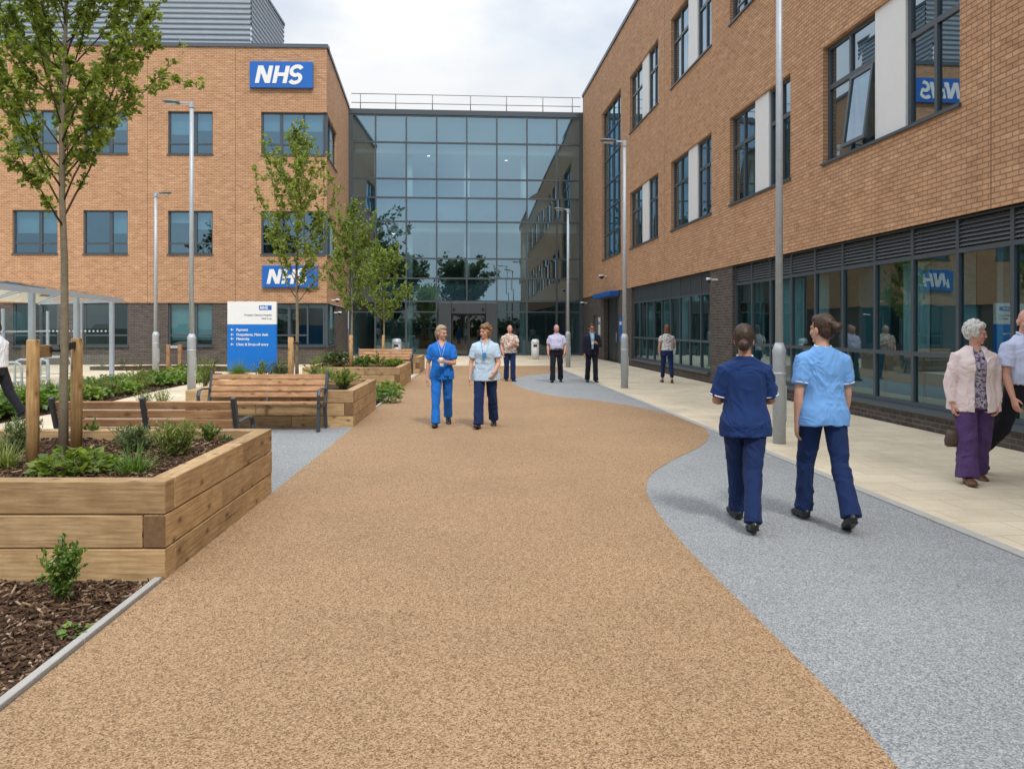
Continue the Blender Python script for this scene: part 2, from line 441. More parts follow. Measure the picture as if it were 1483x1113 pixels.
FEM = [(.78, .172, .118, -.012), (.86, .180, .126, -.014), (.93, .172, .12, -.01), (1.0, .152, .108, 0), (1.06, .142, .102, .003), (1.14, .148, .106, .008),
       (1.22, .158, .124, .018), (1.30, .158, .110, .010), (1.35, .150, .092, 0), (1.39, .120, .076, -.008), (1.425, .084, .062, -.012), (1.455, .056, .055, -.008)]
MAL = [(.78, .165, .115, 0), (.86, .170, .12, 0), (.93, .166, .12, .004), (1.0, .163, .124, .012), (1.08, .166, .128, .015), (1.18, .175, .126, .010),
       (1.28, .182, .122, .006), (1.34, .175, .103, 0), (1.385, .142, .083, -.008), (1.425, .096, .068, -.012), (1.455, .062, .06, -.008)]
def prof(tab, z):
    if z <= tab[0][0]: return tab[0][1:]
    for a, b in zip(tab, tab[1:]):
        if z <= b[0]:
            t = (z - a[0]) / (b[0] - a[0]); return tuple(a[i] + (b[i] - a[i]) * t for i in (1, 2, 3))
    return tab[-1][1:]

def person(label, loc, heading, H, o):
    """o: male, w (girth), legs ((swing, knee, spread, footpitch) left, right), arms ((a,b,e,c) left, right) in degrees, head (yaw, pitch), lean, hair, tops..."""
    s = H / 1.705
    root = thing('person', label, 'person', (loc[0], loc[1], 0), heading)
    root.scale = (s, s, s)
    vox = o.get('vox', .006); tab = MAL if o.get('male') else FEM; gw = o.get('w', 1.0)
    belly = o.get('belly', 0)
    def T(z):
        rx, ry, cy = prof(tab, z)
        b = belly * math.exp(-((z - 1.06) / .13) ** 2)
        return rx * gw, ry * (1 + (gw - 1) * .9) + b * .5, cy + b * .5
    LM = Matrix.Translation((0, 0, .93)) @ Matrix.Rotation(-R(o.get('lean', 2)), 4, 'X') @ Matrix.Rotation(R(o.get('twist', 0)), 4, 'Z') @ Matrix.Translation((0, 0, -.93))
    legs = []
    for i, side in ((0, -1), (1, 1)):
        a, k, sp, fp = [R(x) for x in o['legs'][i]]
        hip = V((side * .088 * gw, 0, .90))
        kn = hip + .43 * V((side * math.sin(sp), math.sin(a), -math.cos(a))).normalized()
        an = kn + .40 * V((side * math.sin(sp) * .6, math.sin(a - k), -math.cos(a - k))).normalized()
        FM = Matrix.Translation(an) @ Matrix.Rotation(-side * R(6), 4, 'Z') @ Matrix.Rotation(fp, 4, 'X')
        legs.append((hip, kn, an, FM))
    low = min((FM @ V(p)).z for *_, FM in legs for p in ((0, -.06, -.085), (0, .12, -.085), (0, .19, -.08)))
    UP = Matrix.Translation((0, 0, -low)); LM = UP @ LM
    legs = [(UP @ h, UP @ k, UP @ a, UP @ F) for h, k, a, F in legs]
    sx = .180 if o.get('male') else .158
    arms = []
    for i, side in ((0, -1), (1, 1)):
        a, b, e, c = [R(x) for x in o['arms'][i]]
        sh = LM @ V((side * sx * (1 + (gw - 1) * .6), -.006, 1.338))
        d1 = V((side * math.sin(b), math.sin(a) * math.cos(b), -math.cos(a) * math.cos(b)))
        d2 = V((-side * math.sin(c), math.sin(a + e) * math.cos(c), -math.cos(a + e) * math.cos(c)))
        el = sh + d1 * .285; wr = el + d2 * .245
        p = V((-side, 0, 0)); p = (p - d2 * p.dot(d2)).normalized()
        if o.get('palm_up', (0, 0))[i]: p = V((0, 0, 1)); p = (p - d2 * p.dot(d2)).normalized()
        f = d2.cross(p)
        if f.dot(V((0, 1, .8))) < 0: f = -f
        if o.get('palm_up', (0, 0))[i] and f.x * side < 0: f = -f
        arms.append((sh, el, wr, d1, d2, f, p))
    HM = LM @ Matrix.Translation((0, .012, 1.585)) @ Matrix.Rotation(R(o['head'][0]), 4, 'Z') @ Matrix.Rotation(R(o['head'][1]), 4, 'X')
    # --- body: one continuous skin
    B = MB()
    B.loft([(V((0, T(z)[2], z)), T(z)[0] * .93, T(z)[1] * .93) for z in np.linspace(.80, 1.45, 22)], LM)
    B.tube([LM @ V((0, -.012, 1.40)), LM @ V((0, -.004, 1.47)), HM @ V((0, -.015, -.02))], [.062, .052 if not o.get('male') else .058, .05], 14)
    B.ell((0, -.012, .032), (.074, .093, .093), HM)
    B.ell((0, .018, -.042), (.058, .064, .072), HM)
    B.ell((0, .062, -.092), (.024, .022, .02), HM, 10, 8)
    B.tube([HM @ V((-.034, .075, .02)), HM @ V((0, .083, .022)), HM @ V((.034, .075, .02))], .013, 8, round_ends=True)
    B.tube([HM @ V((0, .082, .012)), HM @ V((0, .095, -.012)), HM @ V((0, .100, -.03))], [.007, .009, .0115], 8, round_ends=True)
    B.tube([HM @ V((-.016, .094, -.034)), HM @ V((.016, .094, -.034))], .008, 8, round_ends=True)
    for sd in (-1, 1):
        B.ell((sd * .036, .058, -.028), (.026, .024, .028), HM, 10, 8)
        B.ell((sd * .074, -.008, -.008), (.012, .022, .033), HM, 10, 8)
    B.tube([HM @ V((-.02, .078, -.062)), HM @ V((0, .087, -.061)), HM @ V((.02, .078, -.062))], [.007, .011, .007], 8, round_ends=True)
    for (sh, el, wr, d1, d2, f, p) in arms:
        B.tube([sh, sh + d1 * .08, sh + d1 * .2, el, el + d2 * .07, el + d2 * .17, wr], [x * (1 + (gw - 1) * .6) for x in (.044, .046, .042, .037, .039, .030)] + [(.022, .027)], 12, nrm=p, round_ends=True)
        fp_ = p * .012
        B.tube([wr - d2 * .01, wr + d2 * .03, wr + d2 * .07, wr + d2 * .088], [(.026, .02), (.036, .017), (.041, .015), (.038, .011)], 12, nrm=f, round_ends=True)
        cu = R(o.get('curl', 38))
        for q in range(4):
            P = wr + d2 * (.088 - .004 * abs(q - 1.2)) + f * (.0295 - .0198 * q); pts = [P]
            for j, (ln, k) in enumerate(zip((.42, .32, .26), (.45, 1.1, 1.7))):
                ag = cu * k; P = P + (d2 * math.cos(ag) + p * math.sin(ag)) * ((.070, .078, .073, .057)[q] * ln); pts.append(P)
            B.tube(pts, [.0088, .0085, .0078, .0066], 8, round_ends=True)
        P0 = wr + d2 * .022 + f * .03; P1 = P0 + (d2 * .7 + f * .55 + p * .35).normalized() * .038; P2 = P1 + (d2 * .9 + f * .1 + p * .5).normalized() * .03
        B.tube([P0, P1, P2], [.013, .0105, .0085], 8, round_ends=True)
    for (hip, kn, an, FM) in legs:
        B.tube([hip, hip.lerp(kn, .5), kn, kn.lerp(an, .35), an], [.078, .068, .05, .05, .034], 12, round_ends=True)
        B.tube([FM @ V((0, -.04, -.045)), FM @ V((0, .04, -.045)), FM @ V((0, .12, -.055)), FM @ V((0, .17, -.06))], [(.03, .03), (.034, .034), (.038, .022), (.028, .016)], 10, nrm=FM.to_3x3() @ V((1, 0, 0)), round_ends=True)
    me = volume_mesh(B, 'person_body', vox, 3)
    body = link(me, 'body', [o['skin'], MT['lip']], root)
    IM = HM.inverted(); mi = [0] * len(me.polygons)
    for i, pl in enumerate(me.polygons):
        q = IM @ pl.center
        if abs(q.x) < .024 and abs(q.z + .0615) < .0085 and q.y > .07: mi[i] = 1
    me.polygons.foreach_set('material_index', mi)
    for sd in (-1, 1):
        e = MB(); e.ell((sd * .032, .0755, -.002), (.0115, .0085, .0062), HM, 12, 10)
        e.ell((sd * .032, .0815, -.002), (.0058, .0045, .0054), HM, 8, 6, m=1)
        e.build('eye', [MT['eyewhite'], MT['iris']], root, True)
        b = MB(); b.tube([HM @ V((sd * .018, .088, .019)), HM @ V((sd * .034, .086, .024)), HM @ V((sd * .048, .072, .019))], [.003, .0038, .002], 6, round_ends=True)
        b.build('eyebrow', o['hairm'], root, True)
    # --- hair
    h = o['hair']; A = MB(); rnd = random.Random(o.get('seed', 3))
    if h in ('bun', 'highbun', 'ponytail', 'bob', 'curly', 'wavy'):
        kf = 1.06 if h == 'bun' else 1.0
        A.ell((0, -.028, .042), (.083 * kf, .094 * kf, .098 * kf), HM, 20, 14)
        A.ell((0, -.055, -.005), (.076, .062, .075), HM)
        A.ell((0, .03, .085), (.062, .058, .045), HM)
    if h == 'bun': A.ell((.0, -.138, -.036), (.048, .040, .046), HM); A.ell((0, -.09, -.05), (.05, .04, .04), HM)
    if h == 'highbun': A.ell((.006, -.146, .026), (.044, .038, .038), HM); A.ell((.03, -.138, .046), (.03, .03, .02), HM); A.tube([HM @ V((-.03, -.10, .06)), HM @ V((.01, -.13, .055)), HM @ V((.045, -.125, .02))], .02, 8, round_ends=True)
    if h == 'ponytail': A.tube([HM @ V(p) for p in ((0, -.10, .03), (0, -.14, .0), (-.01, -.145, -.06), (-.015, -.125, -.13))], [.028, .034, .03, .012], 10, round_ends=True)
    if h == 'bob':
        A.ell((0, -.05, -.07), (.082, .06, .085), HM); A.ell((.062, -.01, -.04), (.03, .05, .085), HM); A.ell((-.062, -.01, -.04), (.03, .05, .085), HM)
    if h in ('curly', 'wavy'):
        for q in range(90 if h == 'curly' else 60):
            th = rnd.uniform(-PI, PI); z = rnd.uniform(-.55, 1); rr = math.sqrt(1 - min(1, z * z))
            d = V((rr * math.cos(th), rr * math.sin(th), z))
            if d.y > .55 and d.z < .62: continue
            A.ell(V((0, -.022, .035)) + V((d.x * .083, d.y * .092, d.z * .095)), rnd.uniform(.017, .03), HM, 8, 6)
        if h == 'wavy': A.ell((.055, -.03, -.03), (.04, .05, .07), HM); A.ell((-.055, -.03, -.03), (.04, .05, .07), HM); A.ell((-.03, .055, .075), (.045, .04, .035), HM)
    if h == 'short':
        A.ell((0, -.02, .040), (.081, .094, .096), HM, 20, 14); A.ell((0, -.05, .0), (.074, .062, .062), HM)
        A.ell((.0, .035, .092), (.055, .045, .03), HM)
    if h == 'fringe':
        A.ell((0, -.045, .0), (.0805, .066, .052), HM)
    if h == 'cropped':
        A.ell((0, -.028, .036), (.0795, .092, .0945), HM, 20, 14); A.ell((0, -.05, .0), (.077, .062, .055), HM)
    me = volume_mesh(A, 'person_hair', .005, 3)
    folds(me, .0035, (45, 45, 12), 4.1)
    link(me, 'hair', o['hairm'], root)
    # --- trousers
    C = MB(); lo = o.get('leg', (.098, .075, .072, .078))
    C.loft([(V((0, T(z)[2], z)), T(z)[0] + .007, T(z)[1] + .007) for z in np.linspace(.80, 1.0, 10)], UP)
    for i, (hip, kn, an, FM) in enumerate(legs):
        gl = 1 + (gw - 1) * .8
        hem = an + (an - kn).normalized() * o.get('hem', .02) + V((0, -.008, 0))
        C.tube([hip + V((0, 0, .03)), hip.lerp(kn, .4), kn + V((0, .008, 0)), kn.lerp(an, .5) + V((0, -.008, 0)), hem], [lo[0] * gl, (lo[0] * .55 + lo[1] * .45) * gl, lo[1] * gl, lo[2] * gl, lo[3] * gl], 18, round_ends=False)
    me = volume_mesh(C, 'trousers', vox * 1.1, 6)
    folds(me, o.get('fold', .013), (10, 10, 4.5), 1.7 + o.get('seed', 0))
    link(me, 'trousers', o['legm'], root)
    for (hip, kn, an, FM) in legs:
        S = MB()
        n = FM.to_3x3() @ V((1, 0, 0))
        S.tube([FM @ V((0, -.055, -.04)), FM @ V((0, .0, -.035)), FM @ V((0, .07, -.047)), FM @ V((0, .13, -.055)), FM @ V((0, .19, -.062))], [(.038, .04), (.042, .046), (.046, .034), (.049, .028), (.035, .02)], 14, nrm=n, round_ends=True)
        S.tube([FM @ V((0, -.06, -.074)), FM @ V((0, .0, -.074)), FM @ V((0, .07, -.076)), FM @ V((0, .13, -.076)), FM @ V((0, .195, -.074))], [(.04, .011), (.04, .011), (.045, .011), (.051, .011), (.036, .01)], 14, nrm=n, round_ends=True)
        me = volume_mesh(S, 'shoe', .006, 2)
        link(me, 'shoe', o['shoem'], root)
    # --- upper clothing
    for g in o['tops']:
        Q = MB(); hem = g['hem']; ease = g.get('ease', .02); fl = g.get('flare', .03); loose = g.get('loose', .6)
        rings = []
        for z in np.linspace(hem, 1.448, 26):
            rx, ry, cy = T(z)
            if z < 1.3:
                wx = T(1.28)[0] * .97; rx = rx + max(0, wx - rx) * loose; wy = T(1.22)[1] * .97; ry = ry + max(0, wy - ry) * loose
            k = max(0, (1.05 - z) / .27) * fl
            t = max(0, (z - 1.36) / .09)
            rings.append((V((0, cy, z)), rx + ease * (1 - t * .5) + k, ry + ease * (1 - t * .4) + k * .8))
        Q.loft(rings, LM, 32)
        trims = []
        for i, (sh, el, wr, d1, d2, f, p) in enumerate(arms):
            inn = LM @ V(((-1, 1)[i] * .085, -.008, 1.365))
            if g.get('sleeveless'): continue
            k = g.get('sl', .62); r0 = g.get('rs', 1) * (.064 + ease * .5) * (1 + (gw - 1) * .7); r1 = g.get('cuff', .064) * (1 + (gw - 1) * .6)
            if k <= 1:
                e = sh + d1 * (.285 * k); Q.tube([inn, sh + V((0, 0, -.012)), sh + d1 * (.14 * k), e], [.058, r0, r0, r1], 18); trims.append((e, d1, r1))
            else:
                q = (k - 1); e = el + d2 * (.245 * q)
                Q.tube([inn, sh + V((0, 0, -.012)), sh + d1 * .14, el, el + d2 * (.12 * q), e], [.058, r0, r0 * .94, r0 * .8, r0 * .76, r1], 18); trims.append((e, d2, r1))
        me = volume_mesh(Q, g['name'], vox * 1.1, 9)
        folds(me, g.get('fold', .014), g.get('fr', (8, 8, 5)), 7.3 + o.get('seed', 0) * 1.3)
        cut = g.get('cut')
        ILM = LM.inverted()
        if cut:
            bm = bmesh.new(); bm.from_mesh(me)
            bmesh.ops.delete(bm, geom=[fc for fc in bm.faces if cut(ILM @ fc.calc_center_median())], context='FACES')
            bm.to_mesh(me); bm.free()
        ob = link(me, g['name'], [g['m'], g.get('m2', o['skin'])], root)
        if cut:
            so = ob.modifiers.new('thick', 'SOLIDIFY'); so.thickness = .008
        vn = g.get('vneck')
        if vn:
            mi = []
            for pl in me.polygons:
                q = ILM @ pl.center; mi.append(1 if q.y > .0 and q.z > vn[0] + vn[1] * abs(q.x) and q.z > 1.2 else 0)
            me.polygons.foreach_set('material_index', mi)
        if g.get('trim'):
            for e, d, r in trims:
                t = MB(); t.torus(e - d * .012, d, r - .001, .0055, 28); t.build('sleeve_trim', g['trim'], ob, True)
            t = MB(); t.torus(LM @ V((0, -.012, 1.452)), LM.to_3x3() @ V((0, -.25, 1)), (.064, .063), .007, 28); t.build('collar_trim', g['trim'], ob, True)
        if g.get('collar'):
            t = MB()
            for sd in (-1, 1):
                t.tube([LM @ V(q) for q in ((0, -.075, 1.462), (sd * .055, -.05, 1.465), (sd * .068, .01, 1.455), (sd * .05, .062, 1.43), (sd * .035, .082, 1.385))], [(.008, .022), (.008, .024), (.008, .024), (.007, .026), (.006, .01)], 8, nrm=(1, 0, 0), round_ends=True)
            t.build('collar', g['m'], ob, True)
        if g.get('buttons'):
            for z in np.arange(hem + .06, 1.33, .085):
                t = MB(); rx, ry, cy = T(z); t.ell((0, cy + max(ry, T(1.22)[1] * .97) + ease + .012, z), (.006, .004, .006), LM, 8, 6)
                t.build('button', MT['white'], ob, True)
        if g.get('pocket'):
            t = MB(); rx, ry, cy = T(1.0)
            for sd in (-1, 1):
                t.box(LM @ V((sd * .085, cy + T(1.22)[1] + ease + .004, .93)), (.11, .012, .13), LM.to_3x3())
            t.build('pocket', g['m'], ob, bevel=.004)
    if o.get('lanyard'):
        lm, zb, bm_ = o['lanyard']; rx, ry, cy = T(1.22); fy = cy + ry + .035
        t = MB()
        for sd in (-1, 1):
            t.tube([LM @ V(q) for q in ((sd * .02, -.085, 1.455), (sd * .066, -.03, 1.468), (sd * .07, .045, 1.43), (sd * .045, fy - .035, 1.34), (sd * .02, fy, 1.24), (0, fy + .004, zb))], [(.002, .007)] * 6, 6, nrm=(0, 1, 0))
        lo_ = t.build('lanyard', lm, root, True)
        t = MB(); t.box(LM @ V((0, fy + .006, zb - .045)), (.06, .005, .085), LM.to_3x3()); t.build('badge', bm_, lo_)
    if o.get('belt'):
        t = MB(); rx, ry, cy = T(1.0); t.torus(UP @ V((0, cy, 1.0)), (0, 0, 1), (ry + .018, rx + .018), .014, 32); t.build('belt', MT['strap'], root, True)
    if o.get('glasses'):
        t = MB()
        for sd in (-1, 1):
            t.ell((sd * .032, .097, -.002), (.021, .005, .016), HM, 12, 8); t.tube([HM @ V((sd * .052, .092, .004)), HM @ V((sd * .08, .0, .004))], .003, 6)
        t.tube([HM @ V((-.012, .1, .004)), HM @ V((.012, .1, .004))], .003, 6)
        t.build('sunglasses', MT['strap'], root, True)
    bpy.context.view_layer.update()
    RM = Matrix.Translation((loc[0], loc[1], 0)) @ Matrix.Rotation(heading, 4, 'Z') @ Matrix.Scale(s, 4)
    return root, [(RM @ a[2], (RM.to_3x3() @ a[4]).normalized(), (RM.to_3x3() @ a[5]).normalized(), (RM.to_3x3() @ a[6]).normalized()) for a in arms], RM @ LM

MT['lip'] = m_plain('lips', (.42, .17, .14), .45, 0, .1)
MT['eyewhite'] = m_plain('eye_white', (.45, .43, .41), .3, 0, .02)
MT['iris'] = m_plain('iris', (.03, .025, .02), .2)
SK1 = m_skin('skin_fair', (.56, .335, .245)); SK2 = m_skin('skin_tan', (.46, .255, .17)); SK3 = m_skin('skin_brown', (.30, .16, .10)); SK4 = m_skin('skin_pink', (.58, .32, .24))
NAVY = m_cloth('navy_cotton', (.012, .036, .135)); NAVYT = m_cloth('navy_trousers', (.011, .027, .098)); SKY = m_cloth('sky_blue_cotton', (.16, .36, .72), .1)
ROYAL = m_cloth('royal_blue_scrubs', (.015, .16, .58), .15); PALE = m_cloth('pale_blue_cotton', (.46, .60, .74), .1)
LILAC = m_cloth('lilac_cotton', (.50, .49, .66), .1); LILAC2 = m_cloth('pale_lilac_cotton', (.52, .57, .76), .08); BLACK = m_cloth('black_cloth', (.014, .015, .022)); SUIT = m_cloth('navy_suit', (.012, .014, .03))
PINK = m_cloth('pink_knit', (.74, .61, .60), .06); PURPLE = m_cloth('purple_cloth', (.10, .052, .165), .5); WHITEC = m_cloth('white_cotton', (.72, .73, .78), .06); SHIRTB = m_cloth('blue_shirt', (.35, .53, .70), .08)
FLORAL = m_print('floral_top', (.36, .33, .38), [(.03, .03, .05), (.16, .07, .20)], 40); SPECK = m_print('speckled_tee', (.70, .68, .67), [(.10, .07, .07)], 34); AUTUMN = m_print('leaf_print_shirt', (.66, .60, .56), [(.25, .08, .06), (.40, .25, .14)], 26)
SHOE = m_plain('black_shoe', (.012, .012, .013), .35); BROWNSHOE = m_plain('brown_shoe', (.13, .06, .03), .4); TRIM = m_cloth('white_trim', (.72, .74, .78), .03)
H_DARK = m_hair('hair_dark', (.055, .033, .022)); H_BROWN = m_hair('hair_brown', (.055, .030, .018)); H_BLOND = m_hair('hair_ash_blond', (.38, .29, .20)); H_AUB = m_hair('hair_auburn', (.20, .085, .04)); H_LB = m_hair('hair_light_brown', (.22, .12, .06)); H_WHITE = m_hair('hair_white', (.62, .61, .58)); H_GREY = m_hair('hair_grey', (.35, .34, .33))
LBLUE = m_plain('lanyard_blue', (.03, .22, .55), .5); LTEAL = m_plain('lanyard_teal', (.05, .4, .55), .5)

def tunic(m, **k):
    d = dict(name='tunic', m=m, hem=.78, ease=.020, flare=.014, loose=.5, sl=.66, cuff=.068); d.update(k); return d
# two nurses walking away on the grey band
p7 = XY(1079, 6.22)
person('nurse in a navy tunic with a low dark bun, walking away from the camera', p7, R(-3), 1.64, dict(
    w=1.04, legs=((21, 10, -7, 4), (-17, 5, -8, -12)), arms=((8, 14, 82, 30), (8, 14, 82, 30)), head=(-16, 2), hair='bun', hairm=H_DARK, skin=SK2, shoem=SHOE, legm=NAVYT, seed=1, vox=.005,
    tops=[tunic(NAVY, trim=TRIM, sl=.86, cuff=.07, loose=.3, hem=.775)], leg=(.10, .074, .067, .072)))
p8 = XY(1192, 6.28)
person('nurse in a sky blue tunic with brown hair pinned up, walking away with arms hanging', p8, R(-4), 1.705, dict(
    w=.98, legs=((14, 6, 2, -4), (-15, 14, 2, -26)), arms=((-6, 9, 12, -2), (3, 9, 16, 0)), head=(32, 3), hair='highbun', hairm=H_BROWN, skin=SK1, shoem=SHOE, legm=NAVYT, seed=2, vox=.005,
    tops=[tunic(SKY, trim=TRIM, sl=.72, hem=.80, loose=.35)], leg=(.098, .075, .070, .076)))
# two nurses walking towards us
p1 = XY(640, 12.45)
_, hands1, _ = person('nurse in royal blue scrubs with an ash blonde ponytail, walking towards the camera', p1, R(180 + 4), 1.64, dict(
    w=1.02, legs=((-16, 16, 1, -24), (12, 2, 1, 6)), arms=((14, 10, 88, 38), (-6, 15, 14, -4)), head=(42, -3), hair='ponytail', hairm=H_BLOND, skin=SK1, shoem=SHOE, legm=ROYAL, seed=3,
    tops=[tunic(ROYAL, vneck=(1.33, 1.9), sl=.72, hem=.80, pocket=True)], lanyard=(TRIM, 1.12, MT['white']), leg=(.096, .074, .07, .074)))
p2 = XY(703, 12.3)
person('nurse in a pale blue buttoned tunic and navy trousers, walking towards the camera', p2, R(180 - 3), 1.665, dict(
    w=1.04, legs=((-14, 12, 2, -16), (13, 2, 1, 10)), arms=((12, 13, 36, 16), (2, 15, 16, -4)), head=(-34, -2), hair='wavy', hairm=H_LB, skin=SK1, shoem=SHOE, legm=NAVYT, seed=4,
    tops=[tunic(PALE, vneck=(1.35, 1.7), sl=.7, hem=.78, flare=.04, collar=True, buttons=True)], lanyard=(LBLUE, 1.24, LBLUE), leg=(.096, .078, .076, .082)))
# farther people
p3 = XY(738, 22.7)
person('balding person in a leaf print shirt and navy trousers, right behind the pale blue nurse', p3, R(180 + 14), 1.66, dict(
    w=1.06, male=1, belly=.03, legs=((6, 2, 0, 0), (-8, 6, -2, -6)), arms=((20, 10, 95, 45), (0, 16, 30, 5)), head=(-6, -4), hair='fringe', hairm=H_GREY, skin=SK4, shoem=SHOE, legm=NAVYT, seed=5, vox=.008,
    tops=[dict(name='shirt', m=AUTUMN, hem=.86, ease=.024, flare=.02, sl=.66, cuff=.068, vneck=(1.38, 1.5))]))
p4 = XY(806, 22.3)
person('grey haired man in a lilac short sleeved shirt, head bowed, walking across the grey resin', p4, R(180 - 4), 1.66, dict(
    w=1.08, male=1, belly=.05, legs=((-10, 8, 2, -10), (9, 2, 2, 4)), arms=((6, 15, 22, 6), (2, 14, 18, 2)), head=(8, -22), hair='cropped', hairm=H_GREY, skin=SK4, shoem=SHOE, legm=BLACK, seed=6, vox=.008, belt=1,
    tops=[dict(name='shirt', m=LILAC, hem=.98, ease=.022, flare=0, sl=.72, cuff=.066, collar=True)], leg=(.098, .078, .074, .08)))
p5 = XY(857, 22.2)
person('man in a dark suit and sunglasses, open jacket over a pale blue shirt', p5, R(180 + 2), 1.69, dict(
    w=.98, male=1, legs=((6, 2, 2, 0), (-8, 8, 2, -8)), arms=((18, 12, 92, 30), (0, 10, 14, 0)), head=(0, 0), hair='short', hairm=H_BROWN, skin=SK2, shoem=SHOE, legm=SUIT, seed=7, vox=.008, glasses=1,
    tops=[dict(name='shirt', m=SHIRTB, hem=.98, ease=.014, flare=0, sleeveless=1, collar=True), dict(name='jacket', m=SUIT, hem=.80, ease=.034, flare=.015, sl=1.92, cuff=.04, cut=lambda q: q.y > .03 and abs(q.x) < .028 + max(0, (q.z - 1.05)) * .11)], lanyard=(LTEAL, 1.2, MT['white'])))
p6 = XY(966, 22.0)
person('woman in a speckled white tee and cropped navy trousers, walking away by the windows', p6, R(-5), 1.66, dict(
    w=1.0, legs=((10, 4, 3, 0), (-10, 6, 3, -10)), arms=((-8, 16, 14, 4), (16, 15, 40, 12)), head=(8, 0), hair='bob', hairm=H_AUB, skin=SK1, shoem=BROWNSHOE, legm=NAVYT, seed=8, vox=.008, hem=-.07,
    tops=[dict(name='tee_shirt', m=SPECK, hem=.95, ease=.022, flare=.012, sl=.5, cuff=.075)], leg=(.094, .068, .058, .056)))
# elderly couple at the right
p9 = XY(1411, 7.95)
_, hands9, _ = person('white haired woman in a pale pink cardigan and purple trousers carrying a brown bag', p9, R(180 - 8), 1.665, dict(
    w=1.08, legs=((-10, 8, 1, -10), (12, 2, 3, 4)), arms=((-4, 10, 22, 6), (-2, 16, 14, 2)), head=(62, -5), hair='curly', hairm=H_WHITE, skin=SK4, shoem=BROWNSHOE, legm=PURPLE, seed=9, vox=.005, curl=62, fold=.013,
    tops=[dict(name='blouse', m=FLORAL, hem=.79, ease=.016, flare=.03, sleeveless=1, vneck=(1.38, 1.6)), dict(name='cardigan', m=PINK, hem=.76, ease=.03, rs=.93, flare=.045, loose=.75, sl=1.9, cuff=.046, fold=.013, cut=lambda q: q.y > .02 and abs(q.x - .005) < .055 + max(0, 1.2 - q.z) * .02 - max(0, q.z - 1.3) * .1)], leg=(.108, .092, .092, .11)))
p10 = XY(1483, 8.0)
person('man in a pale lilac short sleeved shirt with a teal lanyard, beside the pink cardigan', p10, R(180 + 10), 1.80, dict(
    w=1.05, male=1, belly=.03, legs=((10, 2, 2, 4), (-22, 22, 4, -26)), arms=((4, 14, 20, 4), (8, 14, 16, -2)), head=(-30, -2), hair='fringe', hairm=H_WHITE, skin=SK4, shoem=SHOE, legm=BLACK, seed=10, vox=.005, belt=1,
    tops=[dict(name='shirt', m=LILAC2, hem=.97, ease=.024, flare=0, sl=.74, cuff=.07, collar=True)], lanyard=(LTEAL, 1.15, MT['white']), leg=(.10, .08, .076, .082)))
p11 = XY(-5, 13.0)
person('person in a white long sleeved shirt and dark trousers striding past the cycle shelter', p11, R(90), 1.72, dict(
    w=1.05, male=1, legs=((14, 2, 2, 4), (-21, 10, 2, -18)), arms=((24, 10, 60, 10), (10, 12, 50, 20)), head=(0, -6), hair='short', hairm=H_BROWN, skin=SK3, shoem=SHOE, legm=BLACK, seed=11, vox=.007,
    tops=[dict(name='shirt', m=WHITEC, hem=.93, ease=.03, flare=.01, sl=1.85, cuff=.045, collar=True)], leg=(.098, .078, .07, .076)))
# what they carry
wr, d, f, p = hands9[1]
c = wr + d * .10
hb = thing('handbag', 'small brown leather handbag hanging from the hand of the white haired woman', 'handbag', (c.x, c.y, c.z - .34))
t = MB()
for zz, rx, ry in ((0, .085, .035), (.03, .10, .05), (.1, .095, .05), (.16, .075, .03), (.19, .05, .015)): pass
t.loft([(V((0, 0, zz)), rx, ry) for zz, rx, ry in ((0, .075, .03), (.015, .095, .048), (.07, .10, .055), (.14, .082, .036), (.18, .065, .014))], None, 20)
hm = m_plain('brown_leather', (.075, .045, .03), .45, 0, .3, 12)
t.build('bag_body', hm, hb, True)
t = MB(); t.tube([V((-.055, 0, .17)), V((-.045, 0, .26)), V((0, 0, .335)), V((.045, 0, .26)), V((.055, 0, .17))], .007, 8); t.build('handle', hm, hb, True)
t = MB(); t.box((0, .052, .10), (.03, .01, .03)); t.build('clasp', MT['galv'], hb)
wr, d, f, p = hands1[0]
c = wr + d * .10 + V((0, 0, .02))
cup = thing('drinking_cup', 'small white cup held at chest height by the nurse in royal blue', 'cup', c)
t = MB(); t.loft([(V((0, 0, -.04)), .026, .026), (V((0, 0, .04)), .036, .036)], None, 16); t.build('cup_body', MT['white'], cup, True)
t = MB(); t.loft([(V((0, 0, .041)), .039, .039), (V((0, 0, .05)), .037, .037)], None, 16); t.build('lid', MT['strap'], cup, True)
